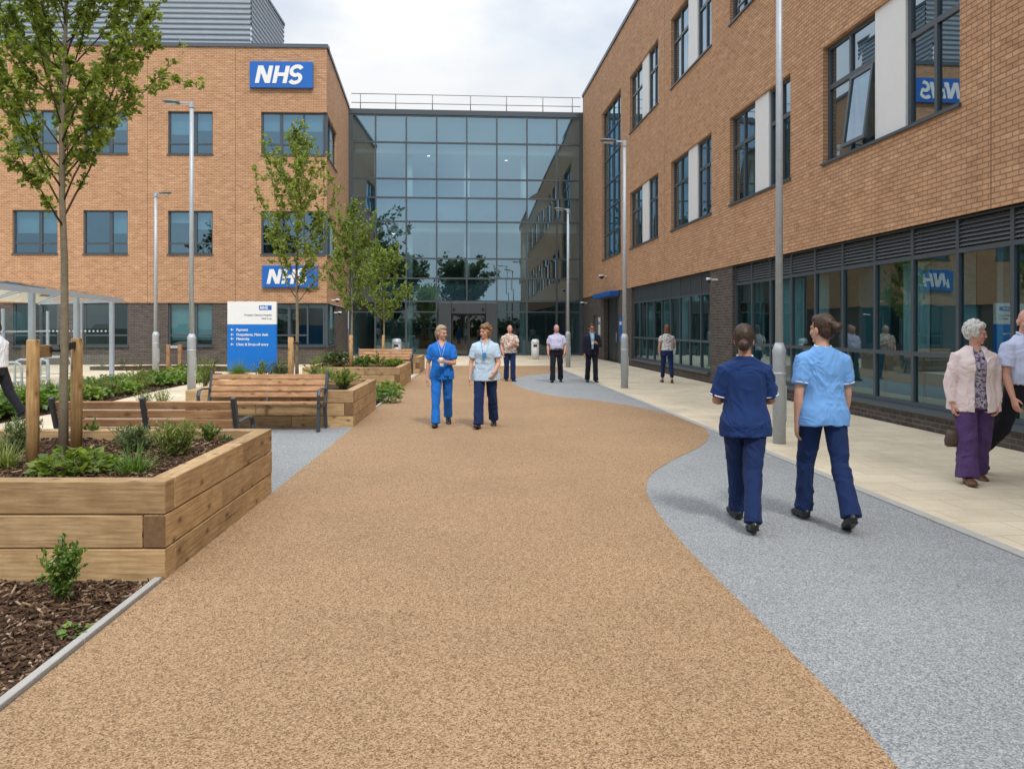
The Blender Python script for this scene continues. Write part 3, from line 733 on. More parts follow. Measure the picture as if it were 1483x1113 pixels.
# ------------------------------------------------------------------ buildings
def win(name, F, u0, u1, z0, z1, parent, wo, inset=.14, fw=.06, mull=(), trans=(), glass='glass', blind=0, sill=True, rnd=None, depth=.07):
    """frame with its bars, the glazing, the sill and the blind behind it"""
    t = MB(); w0, w1 = -inset - depth, -inset
    t.fbox(F, u0, u1, z0, z0 + fw, w0, w1); t.fbox(F, u0, u1, z1 - fw, z1, w0, w1)
    t.fbox(F, u0, u0 + fw, z0 + fw, z1 - fw, w0, w1); t.fbox(F, u1 - fw, u1, z0 + fw, z1 - fw, w0, w1)
    for m_ in mull:
        u, a, b, hw = (m_ + (.035,))[:4] if isinstance(m_, tuple) else (m_, z0 + fw, z1 - fw, .035)
        t.fbox(F, u - hw, u + hw, a, b, w0, w1 + .004)
    for z in trans:
        zz, a, b, hw = (z + (.035,))[:4] if isinstance(z, tuple) else (z, u0 + fw, u1 - fw, .035)
        t.fbox(F, a, b, zz - hw, zz + hw, w0 + .005, w1 + .002)
    o = t.build(name, MT['frame'], parent, wo=wo)
    g = MB(); wg = -inset - depth * .55
    us = sorted([u0 + fw * .5] + [m_[0] if isinstance(m_, tuple) else m_ for m_ in mull] + [u1 - fw * .5])
    zs = sorted([z0 + fw * .5] + [z[0] if isinstance(z, tuple) else z for z in trans] + [z1 - fw * .5])
    rr = random.Random(int(u0 * 97 + z0 * 31))
    for a, b in zip(us, us[1:]):
        for c, d in zip(zs, zs[1:]):
            e = [rr.uniform(-.0022, .0022) * (b - a) for _ in range(2)]           # panes never sit perfectly in one plane
            g.face([F.pt(b, c, wg + e[0]), F.pt(a, c, wg - e[0] + e[1]), F.pt(a, d, wg - e[0] - e[1]), F.pt(b, d, wg + e[0])])
    g.build('pane', MT[glass], o, wo=wo)
    if sill:
        s = MB(); s.fbox(F, u0 - .04, u1 + .04, z0 - .05, z0 - .002, -inset - depth, .045); s.build('sill', MT['frame'], o, wo=wo)
    if blind:
        for a, b in zip(us, us[1:]):
            k = rr.choice([0, .25, .4, .5, .6, .85]) if blind == 1 else blind
            if k == 0: continue
            s = MB(); s.fbox(F, a + .03, b - .03, z1 - .03 - (z1 - z0) * k, z1 - .03, -inset - depth - .12, -inset - depth - .10); s.build('blind', MT['blind'], o, wo=wo)
    return o
def letters(F, u, z, h, w, parent, mat, wo, mirror=-1, thick=.03):
    """the three slanted heavy capitals of the sign; u grows to the left on these facades, hence mirror"""
    t = MB(); st = .235 * h; sl = .2
    def P(x, y): return F.pt(u + mirror * (x + sl * y), z + y, w)
    def poly(pts):
        A = [P(*q) for q in pts]; B = [p + F.n * thick for p in A]
        t.face(B if mirror < 0 else B[::-1])
        for i in range(len(A)):
            j = (i + 1) % len(A); t.face([A[i], A[j], B[j], B[i]])
    W = .86 * h
    q = W - 1.2 * st; poly([(0, 0), (st, 0), (st, h * (1 - st / q)), (q, 0), (W, 0), (W, h), (W - st, h), (W - st, h * st / q), (1.2 * st, h), (0, h)])
    t.build('letter', mat, parent, wo=wo); t = MB(); x = W + .13 * h; W2 = .82 * h
    poly([(x, 0), (x + st, 0), (x + st, h), (x, h)]); poly([(x + W2 - st, 0), (x + W2, 0), (x + W2, h), (x + W2 - st, h)]); poly([(x + st, h * .4), (x + W2 - st, h * .4), (x + W2 - st, h * .61), (x + st, h * .61)])
    t.build('letter', mat, parent, wo=wo); t = MB(); x += W2 + .10 * h; c = x + .34 * h; r = .225 * h; pts = []
    for k in range(13): a = R(28 + k * (242) / 12); pts.append((c + .30 * h * math.cos(a), h * .70 + r * 1.15 * math.sin(a) + .018 * h))
    for k in range(1, 13): a = R(90 - k * 240 / 12); pts.append((c - .01 * h + .30 * h * math.cos(a), h * .27 + r * 1.1 * math.sin(a) + .012 * h))
    # stroke along the S
    hw = st * .46; Lp, Rp = [], []
    for i in range(len(pts)):
        a = V((*pts[max(i - 1, 0)], 0)); b = V((*pts[min(i + 1, len(pts) - 1)], 0)); d = (b - a).normalized(); n = V((-d.y, d.x, 0))
        Lp.append((pts[i][0] + n.x * hw, pts[i][1] + n.y * hw)); Rp.append((pts[i][0] - n.x * hw, pts[i][1] - n.y * hw))
    for i in range(len(pts) - 1): poly([Lp[i], Lp[i + 1], Rp[i + 1], Rp[i]])
    t.build('letter', mat, parent, wo=wo)

# ---- right wing: buff brick over a dark glazed ground floor
YN = -14.0
def xr(Y): return 7.373 - .0783 * Y
FR = Face((xr(YN), YN), (xr(43), 43)); kR = math.sqrt(1 + .0783 ** 2)
def U(Y): return (Y - YN) * kR
def UX(x): return U(8110.6 / (x - 655.4))
RW = thing('brick_building', 'long three storey buff brick wing with white window panels and dark glazed ground floor', 'building', (8, 20, 0))
wo = RW.location
Z1, Z2, ZR = 3.25, 9.62, 14.58
A = (UX(1390), UX(1192)); Bw = (UX(1144.8), UX(1056.8)); Cw = (UX(1030.3), UX(971.8)); Dw = (UX(953.3), UX(912.3)); Zw = (A[0] - 1.45 - 4.0, A[0] - 1.45); Yw = (Zw[0] - 5.5, Zw[0] - 1.45)
row1 = [Yw, Zw, A, Bw, Cw, Dw]; st = (UX(899.1), UX(871.8))
holes = [(a, b, 4.87, 7.17) for a, b in row1] + [(a, b, 9.65, 11.98) for a, b in row1] + [(st[0], st[1], 4.9, 12.1)]
t = MB(); wall(t, FR, 0, FR.L, Z1, ZR, holes, .24)
t.face([FR.pt(0, Z1, 0), FR.pt(FR.L, Z1, 0), FR.pt(FR.L, Z1, -.3), FR.pt(0, Z1, -.3)], [(0, 0), (FR.L, 0), (FR.L, .3), (0, .3)])
e0, e1 = FR.pt(0, 0, 0), FR.pt(0, 0, -14)
t.face([FR.pt(0, 0), FR.pt(0, 0, -14), FR.pt(0, ZR, -14), FR.pt(0, ZR)], [(0, 0), (14, 0), (14, ZR), (0, ZR)])
t.face([FR.pt(FR.L, 0, -14), FR.pt(FR.L, 0), FR.pt(FR.L, ZR), FR.pt(FR.L, ZR, -14)], [(0, 0), (14, 0), (14, ZR), (0, ZR)])
t.build('wall', MT['brick'], RW, wo=wo)
near = (U(-12.0), UX(1058)); far = (UX(1026), UX(912.8)); door = (UX(894), UX(873)); dr2 = (U(39.0), U(40.0))
hg = [(near[0], near[1], .33, Z1), (far[0], far[1], .33, Z1), (door[0], door[1], .0, Z1 - .25), (dr2[0], dr2[1], 0, 2.2)]
t = MB(); wall(t, FR, 0, FR.L, 0, Z1 - .004, hg, .22, w=-.05); t.build('ground_floor_wall', MT['dbrick'], RW, wo=wo)
t = MB(); t.fbox(FR, 0, FR.L, ZR, ZR + .16, -.45, .06); t.build('roof_coping', MT['coping'], RW, wo=wo)
t = MB(); t.face([FR.pt(0, ZR - .1, -.2), FR.pt(FR.L, ZR - .1, -.2), FR.pt(FR.L, ZR - .1, -14), FR.pt(0, ZR - .1, -14)]); t.build('roof', MT['innerdark'], RW, wo=wo)
t = MB()
for z in (.02, 4.1, 8.9, 13.4): t.fbox(FR, .1, FR.L - .1, z, z + (.02 if z < 1 else .3), -13.9, -.34)
t.build('floor_slab', MT['innerdark'], RW, wo=wo)
t = MB()
for z in (4.09, 8.89, 13.39): t.fbox(FR, .1, FR.L - .1, z - .03, z, -13.9, -.36)
for z in (3.24,): t.fbox(FR, .1, FR.L - .1, z - .03, z, -5.9, -.36)
t.build('ceiling', MT['ceil'], RW, wo=wo)
t = MB(); t.fbox(FR, .1, FR.L - .1, .04, 13.3, -6.2, -6.0)
for k in range(11):
    u = 3.1 + k * 5.45; t.fbox(FR, u, u + .12, .04, 13.3, -5.98, -.5)
t.build('partition', MT['inner'], RW, wo=wo)
t = MB()
for Yj in (10.40, 26.4): t.fbox(FR, U(Yj) - .007, U(Yj) + .007, Z1, ZR, -.01, .003)
t.build('movement_joint', MT['endgrain'], RW, wo=wo)
# punched windows: lights either side of a white panel
for row, (z0, z1) in enumerate(((4.87, 7.17), (9.65, 11.98))):
    for k, (a, b) in enumerate(row1):
        L = b - a; pa, pb = a + L * .345, a + L * .565; zt = z0 + (z1 - z0) * .645
        o = win('window', FR, a + .003, b - .003, z0 + .003, z1 - .003, RW, wo, .10, .07, mull=((a + L * .17, z0 + .07, z1 - .07), (b - L * .21, z0 + .07, z1 - .07), (pa - .04, z0 + .07, z1 - .07, .04), (pb + .04, z0 + .07, z1 - .07, .04)),
                trans=((zt, a + .07, pa - .08, .045), (zt, pb + .08, b - .07, .045)), blind=0)
        p = MB(); p.fbox(FR, pa, pb, z0 + .006, z1 - .006, -.17, -.05); p.build('white_panel', MT['whitepanel'], o, wo=wo, bevel=.006)
        if (row, k) in ((0, 2), (1, 3)):                       # a top hung sash standing open
            ua, ub = pb + .10, b - L * .21 - .05; za, zb = z0 + .09, zt - .06
            Fs = Face(FR.pt(ua, 0).xy, FR.pt(ub, 0).xy)
            s = MB(); W = ub - ua
            s.fbox(Fs, 0, W, za, za + .07, -.12, -.07); s.fbox(Fs, 0, W, zb - .06, zb, -.12, -.07); s.fbox(Fs, 0, .06, za + .07, zb - .06, -.12, -.07); s.fbox(Fs, W - .06, W, za + .07, zb - .06, -.12, -.07)
            s.face([Fs.pt(W - .03, za + .03, -.095), Fs.pt(.03, za + .03, -.095), Fs.pt(.03, zb - .03, -.095), Fs.pt(W - .03, zb - .03, -.095)], m=1)
            pv = Fs.pt(0, zb, -.095); rot = Matrix.Translation(pv) @ Matrix.Rotation(R(-7.5), 4, Fs.d) @ Matrix.Translation(-pv)
            if (rot @ Fs.pt(0, za, -.095) - Fs.pt(0, za, -.095)).dot(Fs.n) < 0: rot = Matrix.Translation(pv) @ Matrix.Rotation(R(7.5), 4, Fs.d) @ Matrix.Translation(-pv)
            s.v = [rot @ q for q in s.v]
            s.build('open_sash', [MT['frame'], MT['glass']], o, wo=wo)
Ls = st[1] - st[0]
win('stair_window', FR, st[0], st[1], 4.9, 12.1, RW, wo, .12, .07, mull=[st[0] + Ls * q for q in (.25, .5, .75)], trans=(6.1, 7.3, 8.5, 9.7, 10.9), glass='glassblue')
# shopfront glazing of the ground floor
def shopfront(u0, u1, top, zt, zm, step, louvre, blinds):
    n = max(1, round((u1 - u0) / step)); us = [u0 + (u1 - u0) * k / n for k in range(n + 1)]
    o = win('glazed_front', FR, u0 + .002, u1 - .002, .335, zt + .03, RW, wo, .13, .07, mull=us[1:-1], trans=(zm,), glass='glassteal', sill=False)
    s = MB(); s.fbox(FR, u0, u1, .26, .333, -.22, .03); s.build('sill', MT['frame'], o, wo=wo)
    p = MB(); l = MB()
    for k, u in enumerate(us): p.fbox(FR, max(u0, u - .035), min(u1, u + .035), zt + .032, top - .03, -.20, -.126)
    p.fbox(FR, u0, u1, top - .03, top - .004, -.20, -.12)
    for a, b in zip(us, us[1:]):
        if louvre:
            z = zt + .06
            while z < top - .08:
                A_ = [FR.pt(a + .035, z, -.135), FR.pt(b - .035, z, -.135), FR.pt(b - .035, z + .055, -.195), FR.pt(a + .035, z + .055, -.195)]
                l.face(A_); l.face([q + V((0, 0, .008)) for q in A_[::-1]]); l.face([A_[1], A_[0], A_[0] + V((0, 0, .008)), A_[1] + V((0, 0, .008))])
                z += .062
            l.fbox(FR, a + .03, b - .03, zt + .03, top - .03, -.29, -.27)
        else: l.fbox(FR, a + .034, b - .034, zt + .035, top - .03, -.18, -.14)
    p.build('fascia_frame', MT['frame'], o, wo=wo); l.build('louvres' if louvre else 'fascia_panel', MT['louvre'] if louvre else MT['darkpanel'], o, wo=wo)
    rr = random.Random(5)
    for k, (a, b) in enumerate(zip(us, us[1:])):
        ob = MB(); ob.fbox(FR, a + .03, b - .03, .36, zm - .02, -.36, -.34); ob.build('obscured_panel', MT['obscure'], o, wo=wo)
        if k % 7 in (0, 2) and louvre:
            ob = MB(); ob.fbox(FR, a + .03, b - .03, zm, zt - .02, -.46, -.44); ob.build('obscured_panel', MT['obscure'], o, wo=wo)
        if k % 7 in blinds:
            c = MB(); q = [FR.pt(a + (b - a) * x, 0, -.42 - .03 * math.sin(x * 40)) for x in np.linspace(.02, rr.choice((.45, .6, .95)), 28)]
            for i in range(27): c.face([q[i] + V((0, 0, .5)), q[i + 1] + V((0, 0, .5)), q[i + 1] + V((0, 0, zt - .05)), q[i] + V((0, 0, zt - .05))])
            c.build('vertical_blind', MT['blind'], o, wo=wo)
    return us
usn = shopfront(near[0], near[1], Z1, 2.76, 1.19, 1.1, True, (1, 4, 5))
usf = shopfront(far[0], far[1], Z1, 2.62, 1.19, 1.1, False, (0, 3, 5))
# room fittings seen dimly through the ground floor glass
t = MB()
for k in range(12):
    u = 4 + k * 4.1; t.fbox(FR, u, u + 1.5, .04, .78, -2.6, -1.7); t.fbox(FR, u + .3, u + .8, .04, 1.15, -1.5, -1.0)
    t.fbox(FR, u + 1.9, u + 2.6, .04, 1.9, -5.9, -5.4)
t.build('furniture', MT['inner'], RW, wo=wo)
t = MB()
for k in range(10):
    u = 5 + k * 5.2
    for z in (3.19, 8.84, 13.34): t.fbox(FR, u, u + .6, z, z + .015, -3.2, -2.6)
t.build('ceiling_lamp', MT['lampon'], RW, wo=wo)
# side entrance under its blue canopy
t = MB(); d0, d1 = door
t.fbox(FR, d0, d1, .0, Z1 - .25, -.34, -.30)
for k in range(1, 4): t.fbox(FR, d0 + (d1 - d0) * k / 4 - .012, d0 + (d1 - d0) * k / 4 + .012, .02, Z1 - .27, -.298, -.285)
do = t.build('side_door', MT['darkpanel'], RW, wo=wo)
t = MB(); t.tube([FR.pt(d0 + 1.3, .9, -.24), FR.pt(d0 + 1.3, 1.35, -.24)], .018, 8); t.build('handle', MT['galv'], do, True, wo=wo)
t = MB(); t.fbox(FR, d0 - .3, d1 + .6, Z1 - .24, Z1 - .02, -.04, .4); t.build('entrance_canopy', MT['bluedoor'], RW, wo=wo, bevel=.02)
t = MB(); t.fbox(FR, dr2[0], dr2[1], 0, 2.2, -.20, -.14); t.build('service_door', MT['innerdark'], RW, wo=wo)
def wall_sign(label, u, z, w, h, m, name='wall_sign', cat='sign'):
    P = FR.pt(u, z, -.05)
    o = thing(name, label, cat, P)
    t = MB(); t.fbox(FR, u - w / 2, u + w / 2, z - h / 2, z + h / 2, -.05, -.02); t.build('sign_plate', m, o, wo=P, bevel=.004)
    t = MB(); t.fbox(FR, u - w / 2 + .04, u + w / 2 - .04, z + h * .2, z + h * .32, -.02, -.016); t.build('sign_stripe', MT['white'] if m is not MT['white'] else MT['nhsblue'], o, wo=P)
wall_sign('small blue wall sign on the dark brick pier by the side door', UX(895.5) - .35, 1.5, .5, 1.1, MT['nhsblue'])
wall_sign('narrow white wall sign left of the grey side door', UX(867), 1.5, .45, 1.2, MT['white'])
def dome(label, P, n, r=.12, box=True):
    o = thing('security_camera', label, 'camera', P)
    t = MB(); t.bar(P, P + n * .22, .05, .05); t.build('bracket', MT['white'], o, wo=P)
    q = P + n * .26; t = MB(); t.tube([q + V((0, 0, .05)), q + V((0, 0, -.02))], [r * .9, r], 14); t.build('housing', MT['white'], o, True, wo=P)
    t = MB(); t.ell(q + V((0, 0, -.03)), (r * .85, r * .85, r * .8)); t.build('dome', MT['strap'], o, True, wo=P)
dome('white dome camera on the dark brick pier between the glazed fronts', FR.pt(UX(1037), 2.95, -.05), FR.n, .075)
dome('security camera above the blue side canopy', FR.pt(UX(879), 4.05, 0), FR.n, .14)
dome('white camera low on the far corner of the long brick wing', FR.pt(UX(849), 2.95, -.05), FR.n, .12)

# ---- left wing
P0 = V((-8.05, 33, 0)); FL = Face((-8.05, 33), (-36, 33 - .0326 * 27.95)); FS = Face((-9.06, 42.15), (-8.05, 33))
def UL(x): r = (x - 741.5) / 1100; X = r * 33.2624 / (1 - .0326 * r); return -(X + 8.05) * 1.00053
LW = thing('brick_building', 'three storey buff brick block with blue signs and a ribbed metal plant room on top', 'building', (-16, 36, 0)); wo = LW.location
ZL, ZB = 13.72, 2.66
cols = [(UL(b), UL(a)) for a, b in ((-85, -22), (18, 83), (120.5, 185), (243, 308))]
cols += [(u + 3.8 * k, v + 3.8 * k) for k in (1, 2) for u, v in cols[:1]]
rows = ((4.76, 6.64), (9.08, 10.93)); sl = 3.6
cu = UL(378)
holes = [(a, b, z0, z1) for a, b in cols for z0, z1 in rows] + [(0, cu, z0, z1) for z0, z1 in rows]
hs = [(FS.L - sl, FS.L, z0, z1) for z0, z1 in rows]
t = MB(); wall(t, FL, 0, FL.L, ZB, ZL, holes, .2); wall(t, FS, 0, FS.L, ZB, ZL, hs, .2)
t.face([FL.pt(0, ZB), FL.pt(FL.L, ZB), FL.pt(FL.L, ZB, -.3), FL.pt(0, ZB, -.3)], [(0, 0), (9, 0), (9, .3), (0, .3)])
t.face([FL.pt(FL.L, 0), FL.pt(FL.L, 0, -10), FL.pt(FL.L, ZL, -10), FL.pt(FL.L, ZL)], [(0, 0), (10, 0), (10, ZL), (0, ZL)])
t.build('wall', MT['brick'], LW, wo=wo)
gcols = cols + [(UL(366), UL(330))]
hg = [(a, b, .80, ZB) for a, b in gcols] + [(0, UL(394), .80, ZB)]
t = MB(); wall(t, FL, 0, FL.L, 0, ZB - .003, hg, .16, w=-.04); wall(t, FS, 0, FS.L, 0, ZB - .003, [(FS.L - sl, FS.L, .8, ZB)], .16, w=-.04); t.build('ground_floor_wall', MT['dbrick'], LW, wo=wo)
t = MB(); t.fbox(FL, -.06, FL.L, ZL, ZL + .16, -.4, .06); t.fbox(FS, 0, FS.L - .02, ZL, ZL + .155, -.4, .06); t.build('roof_coping', MT['coping'], LW, wo=wo)
t = MB(); t.face([FL.pt(0, ZL - .05, -.2), FL.pt(FL.L, ZL - .05, -.2), FL.pt(FL.L, ZL - .05, -12), FL.pt(1.0, ZL - .05, -9.6)][::-1]); t.build('roof', MT['innerdark'], LW, wo=wo)
t = MB()
for z in (.03, 3.9, 8.2, 12.6): t.fbox(FL, 1.5, FL.L, z, z + (.02 if z < 1 else .3), -8.5, -.32)
t.build('floor_slab', MT['innerdark'], LW, wo=wo)
t = MB()
for z in (2.9, 3.89, 8.19, 12.59): t.fbox(FL, 1.5, FL.L, z - .03, z, -8.5, -.34)
t.build('ceiling', MT['ceil'], LW, wo=wo)
t = MB(); t.fbox(FL, 1.1, FL.L, .05, 12.5, -5.2, -5.0)
for k in range(7): t.fbox(FL, 3.4 + k * 3.8, 3.5 + k * 3.8, .05, 12.5, -4.98, -.4)
t.build('partition', MT['inner'], LW, wo=wo)
for zi, (z0, z1) in enumerate(((.80, ZB - .01),) + rows):
    for a, b in (gcols if zi == 0 else cols):
        L = b - a
        win('window', FL, a + .002, b - .002, z0 + .002, z1 - .002, LW, wo, .10, .065, mull=((a + L * .40, z0 + .06, z1 - .06, .07),) if L > 1.4 else (), trans=(z0 + (z1 - z0) * .25,), blind=1 if zi else (.85 if a < cols[2][0] else 0), glass='glassleft' if zi else 'glassteal')
    cc = cu if zi else UL(394); g = 'glassleft' if zi else 'glassteal'
    o = win('corner_window', FL, .075, cc - .002, z0 + .002, z1 - .002, LW, wo, .10, .065, mull=((cc * .36, z0 + .06, z1 - .06), (cc * .70, z0 + .06, z1 - .06, .06)), trans=(((z0 + (z1 - z0) * .25), cc * .36, cc - .07),), glass=g, blind=.4 if zi == 2 else 0)
    win('corner_window', FS, FS.L - sl + .002, FS.L - .075, z0 + .002, z1 - .002, LW, wo, .10, .065, mull=(FS.L - sl * .5,), glass=g)
    s = MB(); q = FL.pt(.04, 0, -.14); s.box((q.x, q.y, (z0 + z1) / 2), (.11, .11, z1 - z0), FL.M); s.build('corner_post', MT['frame'], o, wo=wo)
# ribbed plant room on the roof
x1, y1 = -12.45, 36.2; pr = MB()
def ribs(F, L, z0, z1):
    z = z0
    while z < z1:
        for za, zb, wa, wb in ((z, z + .07, .0, .05), (z + .07, z + .13, .05, .05), (z + .13, z + .2, .05, 0), (z + .2, z + .25, 0, 0)):
            pr.face([F.pt(0, za, wa), F.pt(0, zb, wb), F.pt(L, zb, wb), F.pt(L, za, wa)])
        z += .25
Fp = Face((x1, y1), (x1 - 23, y1 - .75)); Fq = Face((x1 - .3, y1 + 6.2), (x1, y1))
ribs(Fp, Fp.L, ZL, 18.4); ribs(Fq, Fq.L, ZL, 18.4)
pm = m_plain('ribbed_cladding', (.33, .375, .42), .4, .35, .12, 2)
ro = pr.build('plant_room', pm, LW, wo=wo)
t = MB(); t.face([Fp.pt(0, 18.4, 0), Fp.pt(Fp.L, 18.4), Fp.pt(Fp.L, 18.4, -6.2), Fp.pt(0, 18.4, -6.2)][::-1]); t.fbox(Fp, -.05, Fp.L, 18.4, 18.55, -.1, .08); t.fbox(Fq, 0, Fq.L - .01, 18.4, 18.545, -.1, .08); t.build('plant_room_roof', MT['coping'], ro, wo=wo)
t = MB()
for xj in (213.5, 341): t.fbox(FL, UL(xj) - .009, UL(xj) + .009, ZB, ZL, -.01, .003)
t.build('movement_joint', MT['endgrain'], LW, wo=wo)
# the two signs
for x0, x1_, ya, yb, lab in ((363, 454, 90, 128, 'large blue sign with white NHS lettering high on the brick block under the roof edge'), (381, 461, 384.5, 416.5, 'blue sign with white NHS lettering low on the brick block behind the slim tree')):
    ua, ub = UL(x1_), UL(x0); Yc = 32.85; za, zb = ZAT(yb, Yc), ZAT(ya, Yc); P = FL.pt((ua + ub) / 2, za, 0)
    o = thing('building_sign', lab, 'sign', P)
    t = MB(); t.fbox(FL, ua, ub, za, zb, .02, .16); t.build('sign_panel', [MT['nhsblue']], o, wo=P, bevel=.02)
    h = (zb - za) * .66; t = MB()
    letters(FL, ub - (ub - ua) * .085, za + (zb - za) * .17, h, .161, o, MT['white'], P, -1, .02)
dome('white camera on the corner of the brick block above the dark brick', FS.pt(FS.L - 1.7, 2.85, 0), FS.n, .1)
dome('small white camera on the dark brick end near the atrium', FS.pt(FS.L - 2.9, 2.3, -.04), FS.n, .1)

MT['doorglass'] = m_glass('door_glass', (.30, .38, .36), .10, .8)
# ---- glass atrium between the wings
FG = Face((4.02, 43), (-9.06, 42.15)); AT = thing('glass_atrium', 'three storey blue glass curtain wall entrance linking the two brick wings', 'building', (-2.5, 44, 0)); wo = AT.location
def UG(x): r = (x - 741.5) / 1100; X = r * (43 - .2613) / (1 - .065 * r); return (4.02 - X) * 1.0021
ZG = 13.6; zs = [3.05, 4.33, 5.43, 7.49, 8.82, 9.87, 11.89]; vs = [UG(x) for x in (806.4, 763.2, 719.5, 676, 632.4, 588.4, 543.9)]
t = MB()
for z in zs + [ZG - .2]: t.fbox(FG, .05, FG.L - .05, z - .045, z + .045, -.1, .05)
t.fbox(FG, 0, FG.L, ZG - .16, ZG + .12, -.4, .09)
for u in vs: t.fbox(FG, u - .04, u + .04, 0, ZG - .16, -.1, .056)
for u in (.08, FG.L - .14): t.fbox(FG, u - .1, u + .14, 0, ZG - .16, -.14, .062)
fr = t.build('curtain_frame', MT['frame'], AT, wo=wo)
rr = random.Random(11); ed = [0.05] + vs + [FG.L - .05]; ez = [3.05] + zs[1:] + [ZG - .16]
g = MB()
for a, b in zip(ed, ed[1:]):
    for c, d in zip(ez, ez[1:]):
        e = [rr.uniform(-.004, .004) for _ in range(2)]
        g.face([FG.pt(b, c, e[0]), FG.pt(a, c, -e[0] + e[1]), FG.pt(a, d, -e[0] - e[1]), FG.pt(b, d, e[0])])
g.build('glazing', MT['glassblue'], fr, wo=wo)
s = MB()
for c, d in ((3.08, 4.3), (7.53, 8.78), (11.93, ZG - .2)): s.fbox(FG, .1, FG.L - .1, c, d, -.2, -.16)
s.build('spandrel_panel', MT['spandrel'], AT, wo=wo)
s = MB()
for z in (3.3, 7.7, 12.1): s.fbox(FG, .1, FG.L - .1, z, z + .7, -12, -.5)
s.fbox(FG, .1, FG.L - .1, -.02, .012, -12, -.3)
s.build('floor_slab', MT['innerpale'], AT, wo=wo)
s = MB()
for z in (3.25, 7.65, 12.05): s.fbox(FG, .1, FG.L - .1, z, z + .045, -11.9, -.6)
s.build('ceiling', MT['ceil'], AT, wo=wo)
s = MB()
for z in (6.98, 11.38): s.fbox(FG, .3, FG.L - .3, z, z + .46, -.9, -.45)
s.build('bulkhead', MT['ceil'], AT, wo=wo)
s = MB(); s.fbox(FG, .1, FG.L - .1, .02, 13.2, -12.2, -12); s.fbox(FG, .02, .1, .02, 13.2, -12, -.3); s.fbox(FG, FG.L - .1, FG.L - .02, .02, 13.2, -12, -.3)
s.fbox(FG, FG.L - 4.4, FG.L - 4.2, .02, 12.0, -12, -6); s.fbox(FG, 1.5, 5.2, 4.4, 6.8, -8, -7.8)
s.build('partition', MT['innerpale'], AT, wo=wo)
for u in (UG(763) + .12, UG(588.4) - .12, UG(676)):
    s = MB(); s.tube([FG.pt(u, .02, -1.0), FG.pt(u, 13, -1.0)], .17, 16); s.build('column', MT['ceil'], AT, True, wo=wo)
s = MB()
for z, u, w in ((7.635, 2.4, -3), (7.635, 5.6, -6), (7.635, 5.6, -3), (7.635, 9.2, -4.5), (7.635, 11.2, -7), (12.035, 4.0, -3), (12.035, 4.0, -5), (12.035, 8.8, -4), (3.235, 3, -4), (3.235, 9, -4), (3.235, 11, -6)): s.fbox(FG, u, u + .15, z, z + .012, w, w + .15)
s.build('ceiling_lamp', MT['lampon'], AT, wo=wo)
s = MB()
for u in (9.0, 6.4, 10.4): s.fbox(FG, u, u + .9, 9.2, 9.75, -6.5, -6.45)
s.build('lit_screen', m_emit('inner_window_light', (.85, .95, 1), 1.6), AT, wo=wo)
s = MB(); s.fbox(FG, 0, FG.L, ZG + .02, ZG + .06, -13, -.2); s.build('roof', MT['innerdark'], AT, wo=wo)
# ground floor: glazed screen and the entrance portal
pu0, pu1 = UG(719.5), UG(635.5)
gs = [u for u in [.15, UG(820), UG(806.4), UG(763.2), pu0]]; gs2 = [pu1, UG(588.4), UG(543.9), FG.L - .15]
for grp in (gs, gs2):
    t = MB(); g = MB()
    for a, b in zip(grp, grp[1:]):
        t.fbox(FG, a, a + .07, .04, 3.0, -.12, .03); t.fbox(FG, a + .07, b, .04, .14, -.12, .02); t.fbox(FG, a + .07, b, 2.42, 2.49, -.1, .02)
        g.face([FG.pt(b, .1, -.04), FG.pt(a, .1, -.04), FG.pt(a, 3.0, -.04), FG.pt(b, 3.0, -.04)])
    o = t.build('entrance_screen', MT['frame'], AT, wo=wo); g.build('glazing', MT['glassteal'], o, wo=wo)
t = MB(); du0, du1 = UG(703), UG(654)
t.fbox(FG, pu0, du0, 0, 2.98, -.5, .8); t.fbox(FG, du1, pu1, 0, 2.98, -.5, .8); t.fbox(FG, du0, du1, 2.34, 2.98, -.5, .8)
po = t.build('entrance_portal', MT['darkpanel'], AT, wo=wo, bevel=.03)
t = MB(); g = MB(); dm = (du0 + du1) / 2
for a, b in ((du0 + .02, dm - .01), (dm + .01, du1 - .02)):
    t.fbox(FG, a, a + .06, .03, 2.32, .5, .56); t.fbox(FG, b - .06, b, .03, 2.32, .5, .56); t.fbox(FG, a + .06, b - .06, .03, .13, .5, .56); t.fbox(FG, a + .06, b - .06, 2.24, 2.32, .5, .56)
    g.face([FG.pt(b, .1, .53), FG.pt(a, .1, .53), FG.pt(a, 2.3, .53), FG.pt(b, 2.3, .53)])
o = t.build('sliding_door', MT['strap'], po, wo=wo); g.build('door_glass', MT['doorglass'], po, wo=wo)
t = MB()
for u in (dm - .8, dm + .8): t.tube([FG.pt(u, 2.62, .8), FG.pt(u, 2.62, .9)], .06, 12)
t.build('portal_lamp', MT['strap'], po, True, wo=wo)
# lobby furniture
s = MB(); s.fbox(FG, 2.0, 4.6, .02, 1.1, -5, -4.2); s.fbox(FG, 9.4, 12.0, .02, .5, -3.2, -2.4); s.fbox(FG, 9.4, 12.0, .5, .9, -3.2, -3.0); s.fbox(FG, 10.2, 11.6, .9, 2.1, -6.1, -6.0)
s.build('lobby_furniture', MT['blind'], AT, wo=wo)
